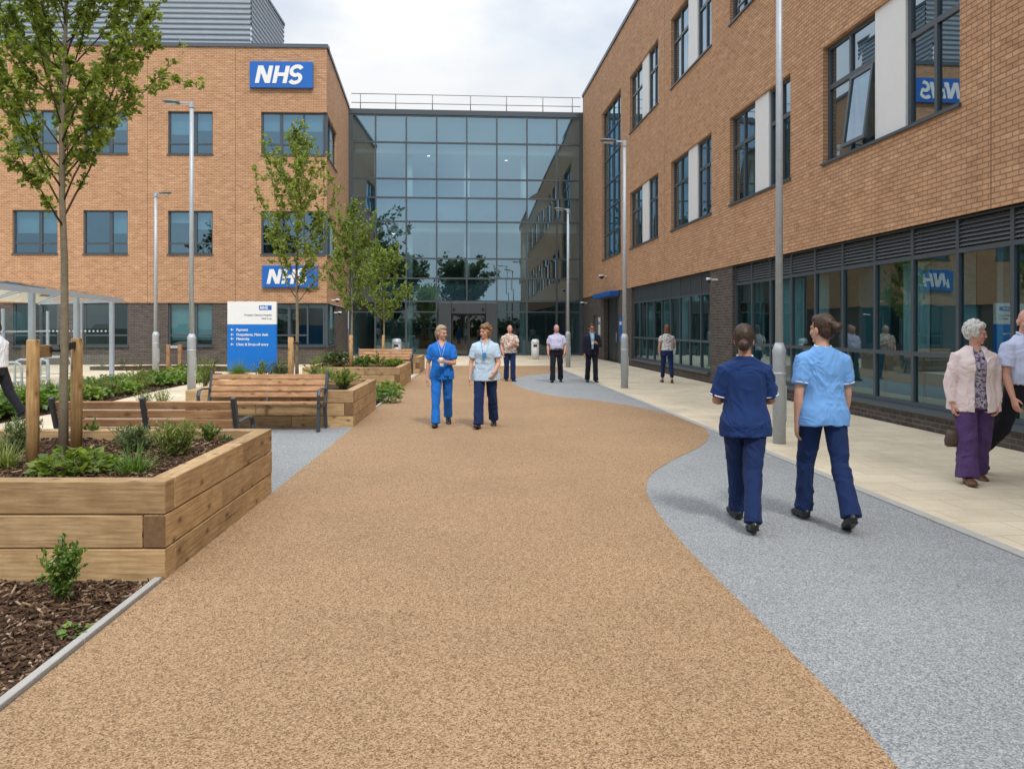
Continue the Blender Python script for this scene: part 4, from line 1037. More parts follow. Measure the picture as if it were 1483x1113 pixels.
# roof guard rail
RL = thing('guard_rail', 'thin steel guard rail along the roof edge of the glass atrium', 'railing', FG.pt(6, ZG + .12, -.3)); wo2 = RL.location
pu = [UG(x) for x in (838, 830, 787, 734, 681.5, 626, 572.5, 521, 510)]
for u in pu[1:-1]:
    t = MB(); t.tube([FG.pt(u, ZG + .1, -.3), FG.pt(u, ZG + 1.06, -.3)], .025, 8); t.build('post', MT['railgrey'], RL, True, wo=wo2)
t = MB()
for z in (ZG + 1.06, ZG + .56): t.tube([FG.pt(.1, z, -.3), FG.pt(FG.L - .1, z, -.3)], .022, 8)
t.build('rail', MT['railgrey'], RL, True, wo=wo2)
# ------------------------------------------------------------------ ground
def smooth_line(pts, n=10):
    out = []; P = [pts[0]] + list(pts) + [pts[-1]]
    for i in range(1, len(P) - 2):
        for k in range(n):
            t = k / n; a, b, c, d = P[i - 1], P[i], P[i + 1], P[i + 2]
            out.append(.5 * ((2 * b) + (c - a) * t + (2 * a - 5 * b + 4 * c - d) * t * t + (3 * b - a - 3 * c + d) * t ** 3))
    out.append(P[-2]); return out
def sheet(name, poly, z, m, label=None):
    bm = bmesh.new(); vs = [bm.verts.new((p[0], p[1], z)) for p in poly]; f = bm.faces.new(vs); bm.normal_update()
    if f.normal.z < 0: f.normal_flip()
    bmesh.ops.triangulate(bm, faces=[f]); me = bpy.data.meshes.new(name); bm.to_mesh(me); bm.free(); me.materials.append(m)
    o = bpy.data.objects.new(name, me); COL.objects.link(o); o['kind'] = 'structure'; return o
def kx(Y): return 3.98 - .0735 * Y           # kerb beside the pale paving
def bx(Y): return -2.015 - .0447 * Y         # left edge of the buff path
t = NT('far_ground'); co = t.co()
gm = t.pbr(t.ramp(t.noise(co, .06, 5), [(.4, (.05, .05, .052)), (.55, (.06, .075, .03))]), .9)
sheet('ground', [(-600, -600), (600, -600), (600, 600), (-600, 600)], -.012, gm)
sheet('grey_path', [(-5.6, 7.2), (-5.6, 12.6), (bx(12.6) - .01, 12.6), (bx(16) - .01, 16), (bx(31.5), 31.5), (kx(31.5), 31.5), (kx(-8), -8), (bx(4.88) + 2, -8), (bx(4.88), 4.88), (bx(7.2), 7.2)], .004, MT['greyresin'])
edge = smooth_line([V((1.5, -8, 0)), V((1.43, -2.5, 0)), V((1.40, 1.2, 0))] + [G(*q) for q in ((1300, 1113), (1240, 1042), (1165, 965), (1080, 880), (1008, 808), (963, 757), (941, 724), (936, 705), (945, 686), (975, 666), (1012, 648), (1026, 635), (1024, 625), (1008, 613), (972, 601), (925, 590), (862, 580), (805, 574), (766, 565), (747, 558), (741, 553), (747, 548), (762, 544), (788, 541), (820, 537.5))])
sheet('buff_path', [(bx(-8), -8)] + [(p.x, p.y) for p in edge] + [(kx(31.5), 31.5), (bx(31.5), 31.5)], .008, MT['path'])
# pale block paving
t = NT('pale_paving'); co = t.co('Object', (1, 1, 1)); mp = t.n('ShaderNodeMapping'); mp.inputs['Rotation'].default_value = (0, 0, R(-4.2)); t.l(co, mp.inputs[0])
b = t.n('ShaderNodeTexBrick', offset=.5, i_Scale=1, i_Mortar_Size=.006, i_Mortar_Smooth=.3, i_Brick_Width=.6, i_Row_Height=.4)
t.l(mp.outputs[0], b.inputs[0]); b.inputs['Color1'].default_value = (.70, .61, .465, 1); b.inputs['Color2'].default_value = (.65, .56, .42, 1); b.inputs['Mortar'].default_value = (.46, .39, .28, 1)
col = t.mix(b.outputs[0], t.ramp(t.noise(co, .9, 6, .65), [(.3, (.80, .79, .77)), (.65, (1.06, 1.06, 1.05))]), 1, 'MULTIPLY')
col = t.mix(col, t.ramp(t.noise(co, 120, 3), [(.3, (.82, .82, .82)), (.7, (1.08, 1.08, 1.08))]), .7, 'MULTIPLY')
col = t.mix(col, (.30, .25, .18), t.ramp(t.noise(co, 3.1, 3), [(.70, (0, 0, 0)), (.76, (.45, .45, .45))]))
pav = t.pbr(col, .8, 0, t.bump(b.outputs[1], .25, -.004), .3)
sheet('pavement', [(kx(-8) + .11, -8), (xr(-8) - .0, -8), (xr(43), 43), (-9.06, 42.15), (-8.05, 33), (-8.05, 31.52), (kx(31.52) + .11, 31.52)], .012, pav)
sheet('side_pavement', [(-5.62, 5.0), (-5.62, 12.62), (bx(12.62) - .3, 12.62), (bx(31.5) - .01, 31.5), (-8.07, 31.5), (-8.07, 33), (-36, 32.1), (-40, 5)], .0, pav)
kc = m_plain('concrete_kerb', (.40, .39, .37), .85, 0, .2, 5, .4, 120)
t = MB(); y = -8
while y < 31.5:
    t.bar((kx(y) + .055, y + .004, -.02), (kx(y + .9) + .055, y + .896, -.02), .10, .075); y += .9
t.build('kerb', kc, bevel=.006)['kind'] = 'structure'
t = MB(); y = -6
def kb(a, b):
    y = a
    while y < b - .05:
        e = min(y + .9, b); t.bar((bx(y) - .03, y + .003, -.01), (bx(e) - .03, e - .003, -.01), .046, .085); y = e
kb(-6, 4.86); kb(15.15, 19.6); kb(23.0, 26.2)
t.build('path_edging', kc, bevel=.005)['kind'] = 'structure'
# ---- bark mulch
mm = NT('mulch'); co = mm.co()
v = mm.n('ShaderNodeTexVoronoi', i_Scale=34); mm.l(mm.co('Object', (1, 2.2, 1)), v.inputs['Vector'])
sp = mm.n('ShaderNodeSeparateColor'); mm.l(v.outputs['Color'], sp.inputs[0])
mulch = mm.pbr(mm.ramp(sp.outputs[0], [(.1, (.018, .011, .007)), (.5, (.055, .032, .02)), (.85, (.12, .075, .045)), (1, (.2, .14, .09))]), .95, 0, mm.bump(v.outputs['Distance'], 1, .02), .15)
cm = NT('bark_chip'); gi = cm.n('ShaderNodeNewGeometry')
chipm = cm.pbr(cm.ramp(gi.outputs['Random Per Island'], [(0, (.03, .017, .011)), (.45, (.085, .048, .028)), (.75, (.16, .092, .055)), (.93, (.27, .185, .12)), (1, (.40, .31, .22))]), .85, 0, None, .2)
def in_poly(x, y, P):
    c = False; j = len(P) - 1
    for i in range(len(P)):
        if (P[i][1] > y) != (P[j][1] > y) and x < (P[j][0] - P[i][0]) * (y - P[i][1]) / (P[j][1] - P[i][1]) + P[i][0]: c = not c
        j = i
    return c
def chips(poly, z, n, seed, size=1.0, box=None):
    rr = random.Random(seed); t = MB(); xs = [p[0] for p in poly]; ys = [p[1] for p in poly]
    bxx = box or (min(xs), max(xs), min(ys), max(ys)); k = 0
    while k < n:
        x, y = rr.uniform(bxx[0], bxx[1]), rr.uniform(bxx[2], bxx[3])
        if not in_poly(x, y, poly): continue
        k += 1; L = rr.choice((.018, .026, .038, .055)) * rr.uniform(.7, 1.3) * size; w = rr.uniform(.007, .016) * size
        M = Matrix.Rotation(rr.uniform(0, PI), 3, 'Z') @ Matrix.Rotation(rr.gauss(0, .3), 3, 'Y') @ Matrix.Rotation(rr.gauss(0, .5), 3, 'X')
        zz = z + .022 * noise.noise(V((x * 3, y * 3, 0))) + rr.uniform(.0, .02)
        t.box((x, y, zz), (L, w, rr.uniform(.003, .008)), M, uv=False)
    return t
def mound(poly, z, m):
    t = MB(); xs = [p[0] for p in poly]; ys = [p[1] for p in poly]; st = max(.08, (max(xs) - min(xs)) / 60)
    bm = bmesh.new(); vs = [bm.verts.new((p[0], p[1], z)) for p in poly]; f = bm.faces.new(vs); bm.normal_update()
    if f.normal.z < 0: f.normal_flip()
    bmesh.ops.triangulate(bm, faces=[f]); bmesh.ops.subdivide_edges(bm, edges=bm.edges[:], cuts=12, use_grid_fill=True)
    for v_ in bm.verts: v_.co.z += .022 * noise.noise(V((v_.co.x * 3, v_.co.y * 3, 0)))
    me = bpy.data.meshes.new('m'); bm.to_mesh(me); bm.free(); me.materials.append(m); return me
def bed(name, poly, z, nchips, seed, label, size=1, box=None):
    me = mound(poly, z, mulch); o = bpy.data.objects.new(name, me); COL.objects.link(o); o['kind'] = 'structure'
    if nchips:
        c = chips(poly, z, nchips, seed, size, box).build('bark_mulch', chipm); tag(c, label, 'bark mulch', kind='stuff')
bed('planting_bed', [(bx(-3) - .06, -3), (bx(4.85) - .06, 4.85), (-7, 4.85), (-7, -3)], .0, 9000, 1, 'dark bark mulch in the bed before the raised planter', 1.0, (-4.2, -2.1, 2.3, 4.85))
lb = [(-20, 7)] + [tuple(G(*q).xy) for q in ((0, 613), (124, 590), (200, 572), (273, 556), (322, 549), (322, 541), (273, 539), (215, 545), (165, 557), (100, 567), (0, 583))] + [(-20, 12)]
lb[0] = (lb[1][0] - 4, lb[1][1] - 2.2); lb[-1] = (lb[-2][0] - 3, lb[-2][1] - 2)
bed('planting_bed', lb, .02, 2500, 2, 'bark mulch under the long planted strip', 1.6)
bed('planting_bed', [(bx(15.15) - .06, 15.15), (bx(19.6) - .06, 19.6), (-5.2, 19.6), (-5.2, 15.15)], .02, 900, 3, 'bark mulch between two raised planters', 1.5)
bed('planting_bed', [tuple(G(*q).xy) for q in ((130, 536), (250, 537), (330, 538), (420, 541), (420, 533), (330, 530.5), (250, 529.5), (130, 531))], .02, 0, 4, '')
# ------------------------------------------------------------------ raised planters, benches, lamps
def planter(label, x0, x1, y0, y1, sk, H=.63, courses=3, th=.15):
    """timber sleepers; sk shears the sides along the path edge (dx per dy)"""
    root = thing('raised_planter', label, 'planter', (x1, y0, 0))
    L = x1 - x0; D = y1 - y0; hh = (H + .02) / courses
    def side(name, a, b, flip, endg):
        t = MB(); a, b = V(a), V(b); d = (b - a).normalized(); T = (b - a).length
        for c in range(courses):
            z = -.02 + hh * (c + .5)
            inset0 = th if (c + flip) % 2 else 0.004; inset1 = th if (c + flip) % 2 else .004
            segs = [inset0, T - inset1]
            if T > 2: segs = [inset0, T * (.42 if c % 2 else .63), T - inset1]
            for s0, s1 in zip(segs, segs[1:]):
                t.bar(a + d * (s0 + .003) + V((0, 0, z)), a + d * (s1 - .003) + V((0, 0, z)), th - .006 + random.uniform(-.004, .004), hh - .007, m=0)
                if c == courses - 1 and H > .6: pass
        return t.build(name, [MT['sleeper'], MT['endgrain']], root, bevel=.007)
    h = th / 2
    side('front_wall', (-L, h, 0), (0, h, 0), 0, 1)
    side('side_wall', (-h, 0, 0), (-h + sk * D, D, 0), 1, 1)
    side('back_wall', (-L + sk * D, D - h, 0), (sk * D, D - h, 0), 0, 1)
    side('side_wall', (-L + h, 0, 0), (-L + h + sk * D, D, 0), 1, 1)
    # saw marks: dark end grain where a sleeper of the other wall shows its end
    t = MB()
    for c in range(courses):
        if c % 2 == 1:
            z = -.02 + hh * (c + .5)
            for xx in (-h, -L + h):
                t = MB(); t.box((xx, .008, z), (th - .012, .014, hh - .012)); t.build('end_grain', MT['endgrain'], root, bevel=.004)
    t = MB(); c = [(-L + th, th), (-th, th), (-th + sk * D, D - th), (-L + th + sk * D, D - th)]
    me = mound(c, H - .10, mulch); o = bpy.data.objects.new('soil', me); COL.objects.link(o); o.parent = root
    return root
SK = -.0447
pl1 = planter('big raised timber planter with the tall staked tree, nearest the camera', -5.6, bx(4.9) - .0, 4.9, 7.45, SK, .635)
pl2 = planter('raised timber planter behind the bench, with a slim staked tree', -5.3, bx(12.3), 12.3, 15.05, SK, .60)
pl3 = planter('third raised timber planter, low plants and a bushy staked tree in it', -5.45, bx(19.7), 19.7, 22.9, SK, .58)
pl4 = planter('farthest raised timber planter, behind the farthest bench', -5.6, bx(26.3), 26.3, 28.8, SK, .58)
x1 = bx(4.9)
tag(chips([(-5.4, 5.06), (x1 - .16, 5.06), (x1 - .27, 7.3), (-5.4, 7.3)], .545, 5200, 9, 1.0, (-4.6, x1 - .16, 5.06, 7.3)).build('bark_mulch', chipm), 'bark mulch filling the big raised planter', 'bark mulch', kind='stuff')

def bench():
    root = thing('park_bench', '-', 'bench', (0, 0, 0), 0)
    W = 1.92
    t = MB()
    for k in range(4): t.box((0, -.40 + .115 * k + .05, .44 - .008 * k), (W - .10, .098, .036))
    t.build('seat', MT['slat'], root, bevel=.005)
    t = MB()
    for k in range(4):
        t.box((0, .085 + k * .028, .535 + k * .094), (W - .10, .034, .082), Matrix.Rotation(R(-16), 3, 'X'))
    t.build('backrest', MT['slat'], root, bevel=.005)
    for x in (-W / 2 + .03, 0, W / 2 - .03):
        t = MB()
        if x == 0:
            t.bar((0, .045, .36), (0, .215, .90), .06, .045, up=V((1, 0, 0))); t.build('bracket', MT['charcoal'], root, bevel=.006); continue
        t.bar((x, -.37, 0), (x, -.34, .42), .055, .05, up=V((1, 0, 0))); t.bar((x, .10, 0), (x, .03, .42), .055, .05, up=V((1, 0, 0)))
        t.bar((x, -.385, .40), (x, .07, .375), .05, .05)
        t.bar((x, .045, .36), (x, .215, .90), .06, .045, up=V((1, 0, 0)))
        if x: 
            t.tube([V((x, -.34, .40)), V((x, -.365, .56)), V((x, -.33, .635)), V((x, -.2, .65)), V((x, .08, .63))], [(.03, .017)] * 5, 8, nrm=(1, 0, 0))
        t.build('leg', MT['charcoal'], root, bevel=.006)
    return root
b1 = bench(); put(b1, (-3.78, 7.98, .006), PI, 'timber slatted bench seen from behind, right behind the big planter')
b2 = copy_tree(b1); put(b2, (-3.92, 12.10, .006), 0, 'timber slatted bench facing the camera, in front of the second planter')
b3 = copy_tree(b1); put(b3, (-4.35, 26.0, .006), 0, 'farthest timber slatted bench, small, facing the camera')
for b_ in (b1, b2, b3): b_['group'] = 'park benches'

def stake_pair(label, P, h, dx, dy, cross=True, r=.047):
    root = thing('tree_stake', label, 'tree stake', P)
    for sgn in (-1, 1):
        t = MB(); o = V((dx * sgn, dy * sgn, 0)); t.tube([o + V((0, 0, -.1)), o + V((.0, 0, h * .5)), o + V((.004, 0, h - .01)), o + V((.004, 0, h))], [r, r, r * .98, r * .86], 14)
        t.build('post', MT['stake'], root, True)
    if cross:
        t = MB(); n = V((-dy, dx, 0)).normalized() * .05
        t.bar(V((-dx, -dy, h - .10)) + n * .3, V((-dx * .18, -dy * .18, h - .10)) + n * .3, .035, .10); t.build('crossbar', MT['stake'], root, bevel=.004)
        t = MB(); t.torus((.022, -.02, h - .09), (0, 0, 1), .056, .02, 20); t.bar(V((.04, 0, h - .08)), V((dx * .9, dy * .9, h - .06)), .025, .06); t.bar(V((-dx * .3, -dy * .3, h - .09)), V((-.03, -.03, h - .09)), .03, .05); t.build('strap', MT['strap'], root)
    return root

# ------------------------------------------------------------------ trees and plants
def leaf_face(t, p, d, n, L, W, m=0):
    d = d.normalized(); s = d.cross(n)
    if s.length < 1e-3: s = d.orthogonal()
    s.normalize(); n = s.cross(d)
    i = len(t.v)
    t.v.extend([p, p + d * L * .45 + s * W * .5 + n * L * .10, p + d * L + n * -.06 * L, p + d * L * .45 - s * W * .5 + n * L * .10])
    t.f.append((i, i + 1, i + 2)); t.f.append((i, i + 2, i + 3)); t.m += [m, m]; t.uv += [None, None]
def rvec(r): 
    while 1:
        v = V((r.uniform(-1, 1), r.uniform(-1, 1), r.uniform(-1, 1)))
        if .05 < v.length < 1: return v.normalized()
def tree(label, P, H, z0, cr, tr, nb, leaves, ls, seed, leafm, prof_=None, lean=0, el=(48, 70), dens=None, group=None, name='tree', big=False):
    r = random.Random(seed); root = thing(name, label, 'tree', P, 0, group)
    tk = MB(); lf = MB()
    lead = [V((lean * (k / 9) * H * .1 + r.gauss(0, .010) * (k > 1) * H / 5, r.gauss(0, .010) * (k > 1) * H / 5, H * k / 9)) for k in range(10)]
    lead[0].z = -.1
    tk.tube(lead, [tr * (1.18 if k == 0 else 1) * (1 - .88 * (k / 9) ** 1.15) for k in range(10)], 12 if tr > .035 else 8)
    def at(z):
        k = min(8, max(0, int(z / H * 9))); return lead[k].lerp(lead[k + 1], z / H * 9 - k)
    twigs = []
    prof_ = prof_ or (lambda s: .35 + .65 * math.sin(PI * min(1, (s * .95 + .22))) if s < .85 else .55 * (1 - s) / .15 + .12)
    az = r.uniform(0, 6)
    for b in range(nb):
        s = (b + r.random() * .6) / nb; z = z0 + (H - z0) * s * .93
        az += 2.4 + r.uniform(-.5, .5); L = cr * prof_(s) * r.uniform(.8, 1.15) * 1.18
        e = R(r.uniform(*el)); p = at(z); d = V((math.cos(az) * math.cos(e), math.sin(az) * math.cos(e), math.sin(e)))
        L /= max(.35, math.cos(e)) * .95
        L = min(L, (H - z) * 1.05 + .25)
        pts = [p.copy()]; n = 7
        for k in range(n):
            d = (d + V((0, 0, .07)) + rvec(r) * .13).normalized(); p = p + d * L / n; pts.append(p.copy())
        br = tr * .27 * (1 - s * .6)
        tk.tube(pts, [max(.003, br * (1 - .85 * k / n)) for k in range(n + 1)], 6, m=1)
        twigs.append((pts, L))
        for k in range(2, n + 1):
            for q in range(1 if not big else 2):
                if r.random() < .8:
                    d2 = ((pts[k] - pts[k - 1]).normalized() + rvec(r) * .95).normalized(); l2 = L * r.uniform(.16, .34)
                    tp = [pts[k]]
                    for u in range(3): d2 = (d2 + V((0, 0, .1)) + rvec(r) * .2).normalized(); tp.append(tp[-1] + d2 * l2 / 3)
                    tk.tube(tp, [.004 * (tr / .043) ** .5, .0032, .0026, .002], 4, m=1); twigs.append((tp, l2))
    twigs.append((lead[6:], H * .3))
    tot = sum(l for _, l in twigs); cnt = 0
    for pts, l in twigs:
        k = max(2, int(leaves * l / tot)); cl = max(1, k // 7)
        for c in range(cl):                                     # leaves sit in tufts along each twig, bare wood between
            u = r.uniform(.18, 1) * (len(pts) - 1); i = min(len(pts) - 2, int(u)); q = pts[i].lerp(pts[i + 1], u - i)
            ax = (pts[i + 1] - pts[i]).normalized()
            for _ in range(r.randint(5, 9)):
                d = (rvec(r) + ax * .5 + V((0, 0, -.15))).normalized()
                pp = q + rvec(r) * ls * r.uniform(.1, 1.0)
                sz = ls * r.uniform(.65, 1.25)
                leaf_face(lf, pp, d, (V((0, 0, 1)) + rvec(r) * .9).normalized(), sz, sz * .66)
    tk.build('trunk', [MT['bark'], MT['twig']], root, True)
    lf.build('crown', leafm, root)
    return root
def cone(s): return 1.0 - .62 * max(0, s - .15) if s > .15 else .72 + 1.9 * s
t1 = XY(92, 6.33)
tree('tall young tree with an open leafy crown, staked in the big near planter', (t1.x, t1.y, .53), 4.95, 1.92, .80, .036, 44, 22000, .052, 12, MT['leafA'], lambda s: .85 + .15 * math.sin(s * 3.0) if s < .6 else max(.15, .95 - (s - .6) * 2.0), el=(38, 64))
tl = XY(87, 6.4); 
root = stake_pair('pair of round timber stakes with a crossbar holding the near tree', ((-3.75 - 3.84) / 2 - .03, 6.37, .5), 1.03, -.045, .38)
t2 = XY(430, 14.0)
tree('slim conical young tree behind the camera-facing bench, in front of the low blue sign', (t2.x, t2.y, .48), 5.05, 1.55, .74, .034, 38, 8500, .060, 21, MT['leafA'], lambda s: (.78 + .6 * s if s < .32 else max(.10, 1.0 - (s - .32) * 1.35)), el=(38, 62))
t3 = XY(510, 21.5)
tree('bushy young tree rising from the third planter beside the brick corner', (t3.x, t3.y, .46), 4.7, 1.3, .82, .035, 34, 6500, .080, 33, MT['leafB'], lambda s: (.7 + .9 * s if s < .3 else max(.14, 1.0 - (s - .3) * 1.2)), el=(35, 60))
t4 = XY(556, 28.0)
tree('young tree in the farthest planter, dense green crown before the glass', (t4.x, t4.y, .46), 3.95, 1.05, .98, .035, 32, 5200, .095, 34, MT['leafB'], lambda s: (.75 + .7 * s if s < .35 else max(.16, 1.0 - (s - .35) * 1.15)), el=(32, 58))
for lab, x, Y, ya in (('single timber stake tied to the slim tree behind the bench', 426, 13.9, 488), ('single timber stake beside the bushy tree of the third planter', 511, 21.3, 485), ('single timber stake of the tree in the farthest planter', 557, 27.8, 485)):
    P = XY(x, Y); h = ZAT(ya, Y) - .45
    rt = thing('tree_stake', lab, 'tree stake', (P.x - .03, P.y - .1, .45))
    t = MB(); t.tube([V((0, 0, -.1)), V((0, 0, h * .5)), V((0, 0, h))], [.055, .055, .05], 12); t.build('post', MT['stake'], rt, True)
    t = MB(); t.torus((.06, .08, h - .1), (0, 0, 1), .085, .014, 16); t.build('strap', MT['strap'], rt)
# trees behind the camera that the glass mirrors
for i, (lab, x, y, H, cr) in enumerate((('tall broad dark tree mirrored on the left of the atrium glass', -14.5, -22, 16.5, 5.2), ('second broad dark tree mirrored lower in the atrium glass', -8.5, -31, 12, 4.0), ('dark tree mirrored in the right of the atrium glass', 2.4, -36, 11.5, 3.4), ('spreading dark tree far left behind the viewpoint', -27, -26, 13, 5))):
    tree(lab, (x, y, 0), H, H * .22, cr, .28, 56, 15000, .5, 50 + i, MT['leafD'], lambda s: .6 + .5 * math.sin(PI * min(1, s + .12)), el=(15, 55), big=True)

r = random.Random(77); hd = thing('hedge', 'long dark hedge far behind the viewpoint, mirrored low in the atrium glass', 'hedge', (-4, -42, 0)); t = MB()
for k in range(5200):
    q = V((r.uniform(-26, 26), r.gauss(0, .8), r.uniform(.0, 1) * (2.6 + 1.2 * noise.noise(V((k * .013, 0, 0)))))); leaf_face(t, q, rvec(r), rvec(r), .6, .5)
t.build('foliage', MT['leafD'], hd); t = MB()
for k in range(26): t.tube([V((-25 + k * 2, 0, 0)), V((-25 + k * 2 + r.uniform(-.4, .4), 0, 1.8))], .05, 5)
t.build('stems', MT['bark'], hd)
def plant(kind, label, loc, h, w, n, m, seed, group=None, name='shrub'):
    r = random.Random(seed); root = thing(name, label, 'plant', loc, r.uniform(0, 6), group); t = MB(); st = MB()
    if kind == 'bushy':
        for s in range(max(6, n // 45)):
            a = r.uniform(0, 2 * PI); sp = r.random() ** .6; tip = V((math.cos(a) * w * sp, math.sin(a) * w * sp, h * r.uniform(.62, 1.05) * (1 - .35 * sp * sp)))
            mid = tip * .5 + V((tip.x * -.12, tip.y * -.12, h * .06)); P = [V((tip.x * .08, tip.y * .08, -.02)), mid, tip]
            st.tube(P, [.004, .003, .0015], 4)
            for _ in range(max(6, n // max(6, n // 45))):
                u = r.uniform(.22, 1); q = P[0].lerp(P[1], u * 2) if u < .5 else P[1].lerp(P[2], u * 2 - 1)
                L = r.uniform(.6, 1.2) * .10 * h ** .5 * .6
                leaf_face(t, q + rvec(r) * L * .3, (rvec(r) + V((0, 0, .5)) + q * .6).normalized(), rvec(r), L, L * .55)
    elif kind == 'grass':
        for s in range(n):
            a = r.uniform(0, 2 * PI); L = h * r.uniform(.6, 1.15); out = r.random() ** .7; p = V((r.gauss(0, w * .16), r.gauss(0, w * .16), -.02)); d = V((math.cos(a) * out * .8, math.sin(a) * out * .8, 1)).normalized()
            wd = .006 + .005 * r.random(); sd = d.cross(V((0, 0, 1)));
            if sd.length < .01: sd = V((1, 0, 0))
            sd.normalize(); i = len(t.v)
            for k in range(4):
                f = k / 3; wv = sd * wd * (1 - f * .9) * .5; t.v.extend([p - wv, p + wv]); d = (d + V((math.cos(a) * .32 * out, math.sin(a) * .32 * out, -.13 * out))).normalized(); p = p + d * L / 3
            for k in range(3): t.f.append((i + 2 * k, i + 2 * k + 1, i + 2 * k + 3, i + 2 * k + 2)); t.m.append(0); t.uv.append(None)
    elif kind == 'spike':                                       # lavender-like: many stiff shoots with narrow leaves
        for s in range(n // 12):
            a = r.uniform(0, 2 * PI); out = r.random() ** .6; d = V((math.cos(a) * out * w / h, math.sin(a) * out * w / h, 1)).normalized(); L = h * r.uniform(.65, 1.1)
            p0 = V((r.gauss(0, w * .2), r.gauss(0, w * .2), -.01)); st.tube([p0, p0 + d * L], [.0025, .001], 3)
            for k in range(12):
                u = r.uniform(.15, 1); q = p0 + d * L * u; leaf_face(t, q, (d * .8 + rvec(r) * .75).normalized(), rvec(r), .055 * r.uniform(.6, 1.2), .011)
    elif kind == 'broad':
        for s in range(n):
            a = r.uniform(0, 2 * PI); sp = r.random() ** .55; q = V((math.cos(a) * w * sp, math.sin(a) * w * sp, h * (1 - .6 * sp * sp) * r.uniform(.45, 1.05)))
            L = r.uniform(.05, .105) * (w / .25) ** .5; leaf_face(t, q, (V((math.cos(a), math.sin(a), r.uniform(-.4, .5))) + rvec(r) * .6).normalized(), (V((0, 0, 1)) + rvec(r) * .5).normalized(), L, L * .8)
            if s % 6 == 0: st.tube([V((q.x * .15, q.y * .15, -.02)), q], [.003, .002], 3)
    if st.v: st.build('stems', MT['twig'], root)
    t.build('foliage', m, root)
    return root
S, LV, GR, B_ = MT['shrub'], MT['lavender'], MT['grassy'], MT['leafB']
plant('bushy', 'small upright leafy shrub in the bark in front of the big planter', XY(90, 4.46) + V((0, 0, .01)), .40, .15, 1000, S, 1)
plant('broad', 'tiny seedling in the bark close to the path edging', G(112, 918), .05, .07, 26, S, 2)
Z5 = .53
def on(x, y): Y = FOC * (EYE - Z5) / (y - HY); return V(((x - CX) * Y / FOC, Y, Z5))
plant('broad', 'dark green broad leaved plant at the foot of the near tree', on(105, 690), .20, .24, 230, MT['leafB'], 4)
plant('broad', 'low broad leaved plant just right of the left stake', on(140, 684), .15, .17, 130, MT['leafB'], 44)
plant('grass', 'bright green arching tuft at the front of the big planter', on(195, 688), .27, .22, 240, S, 5)
plant('spike', 'grey green lavender mound in the big planter left of the greener mound', on(196, 655), .25, .20, 1200, LV, 6)
plant('spike', 'green lavender mound in the middle of the big planter', on(254, 662), .30, .20, 1700, MT['grassy'], 7)
plant('bushy', 'small round leafy shrub near the far right corner of the big planter', on(303, 642), .22, .12, 620, S, 8)
plant('spike', 'low dark plant beside the corner shrub of the big planter', on(326, 641), .06, .07, 200, LV, 9)
plant('bushy', 'little bright shrub behind the right stake of the near tree', on(133, 637), .21, .11, 520, S, 10)
plant('spike', 'silvery plant left of the left stake in the big planter', on(30, 655), .30, .19, 1100, LV, 11)
plant('grass', 'pale straw green ornamental grass at the left edge of the big planter', on(4, 678), .28, .26, 240, GR, 12)
plant('grass', 'second clump of straw green grass behind the ornamental grass', on(14, 650), .2, .2, 160, GR, 13)
Z5 = .50
plant('bushy', 'large rounded green shrub at the right end of the second planter', on(497, 563), .40, .36, 2200, B_, 14)
plant('spike', 'wispy tall green plant at the left end of the second planter', on(298, 560), .5, .18, 800, B_, 15)
for i, (x, y, k, h, w, m) in enumerate(((345, 549, 'grass', .46, .34, S), (378, 549, 'bushy', .42, .34, B_), (405, 549, 'spike', .42, .32, LV), (455, 550, 'bushy', .42, .36, S), (474, 554, 'grass', .42, .3, GR))):
    plant(k, ['bright arching grass', 'leafy green plant', 'grey green lavender', 'leafy bright plant', 'pale grass tuft'][i] + ' in the second planter above the bench back' + ['', ', left of the tree', ', beside the stake', ', right of the tree', ', next to the rounded shrub'][i], on(x, y), h, w, 260 * 3 if k != 'spike' else 1300, m, 60 + i)
for i, (x, y, k, h, w, m) in enumerate(((455, 530, 'bushy', .34, .34, B_), (472, 528, 'spike', .4, .3, LV), (490, 530, 'broad', .42, .4, MT['leafD']), (528, 531, 'broad', .3, .3, S), (548, 530, 'bushy', .42, .36, S), (570, 530, 'broad', .2, .3, B_))):
    plant(k, ['rounded shrub', 'pale flowering plant', 'dark leafy plant', 'low leafy plant', 'tall rounded shrub', 'low ground plant'][i] + ' in the third planter, ' + ['at its left end', 'second from its left', 'left of its stake', 'right of its stake', 'near its right end', 'in its right corner'][i], on(x, y), h, w, 240 * 2 if k != 'spike' else 1100, m, 70 + i)
for i, (x, y, h, w) in enumerate(((560, 583, .3, .3), (550, 574, .34, .32), (566, 570, .3, .3))):
    p = G(x, y); plant('broad', ['leafy ground plant in the bark by the path, nearest of three', 'middle leafy ground plant in the bark by the path', 'leafy ground plant close below the third planter'][i], p, h, w, 260, [S, B_, B_][i], 80 + i)
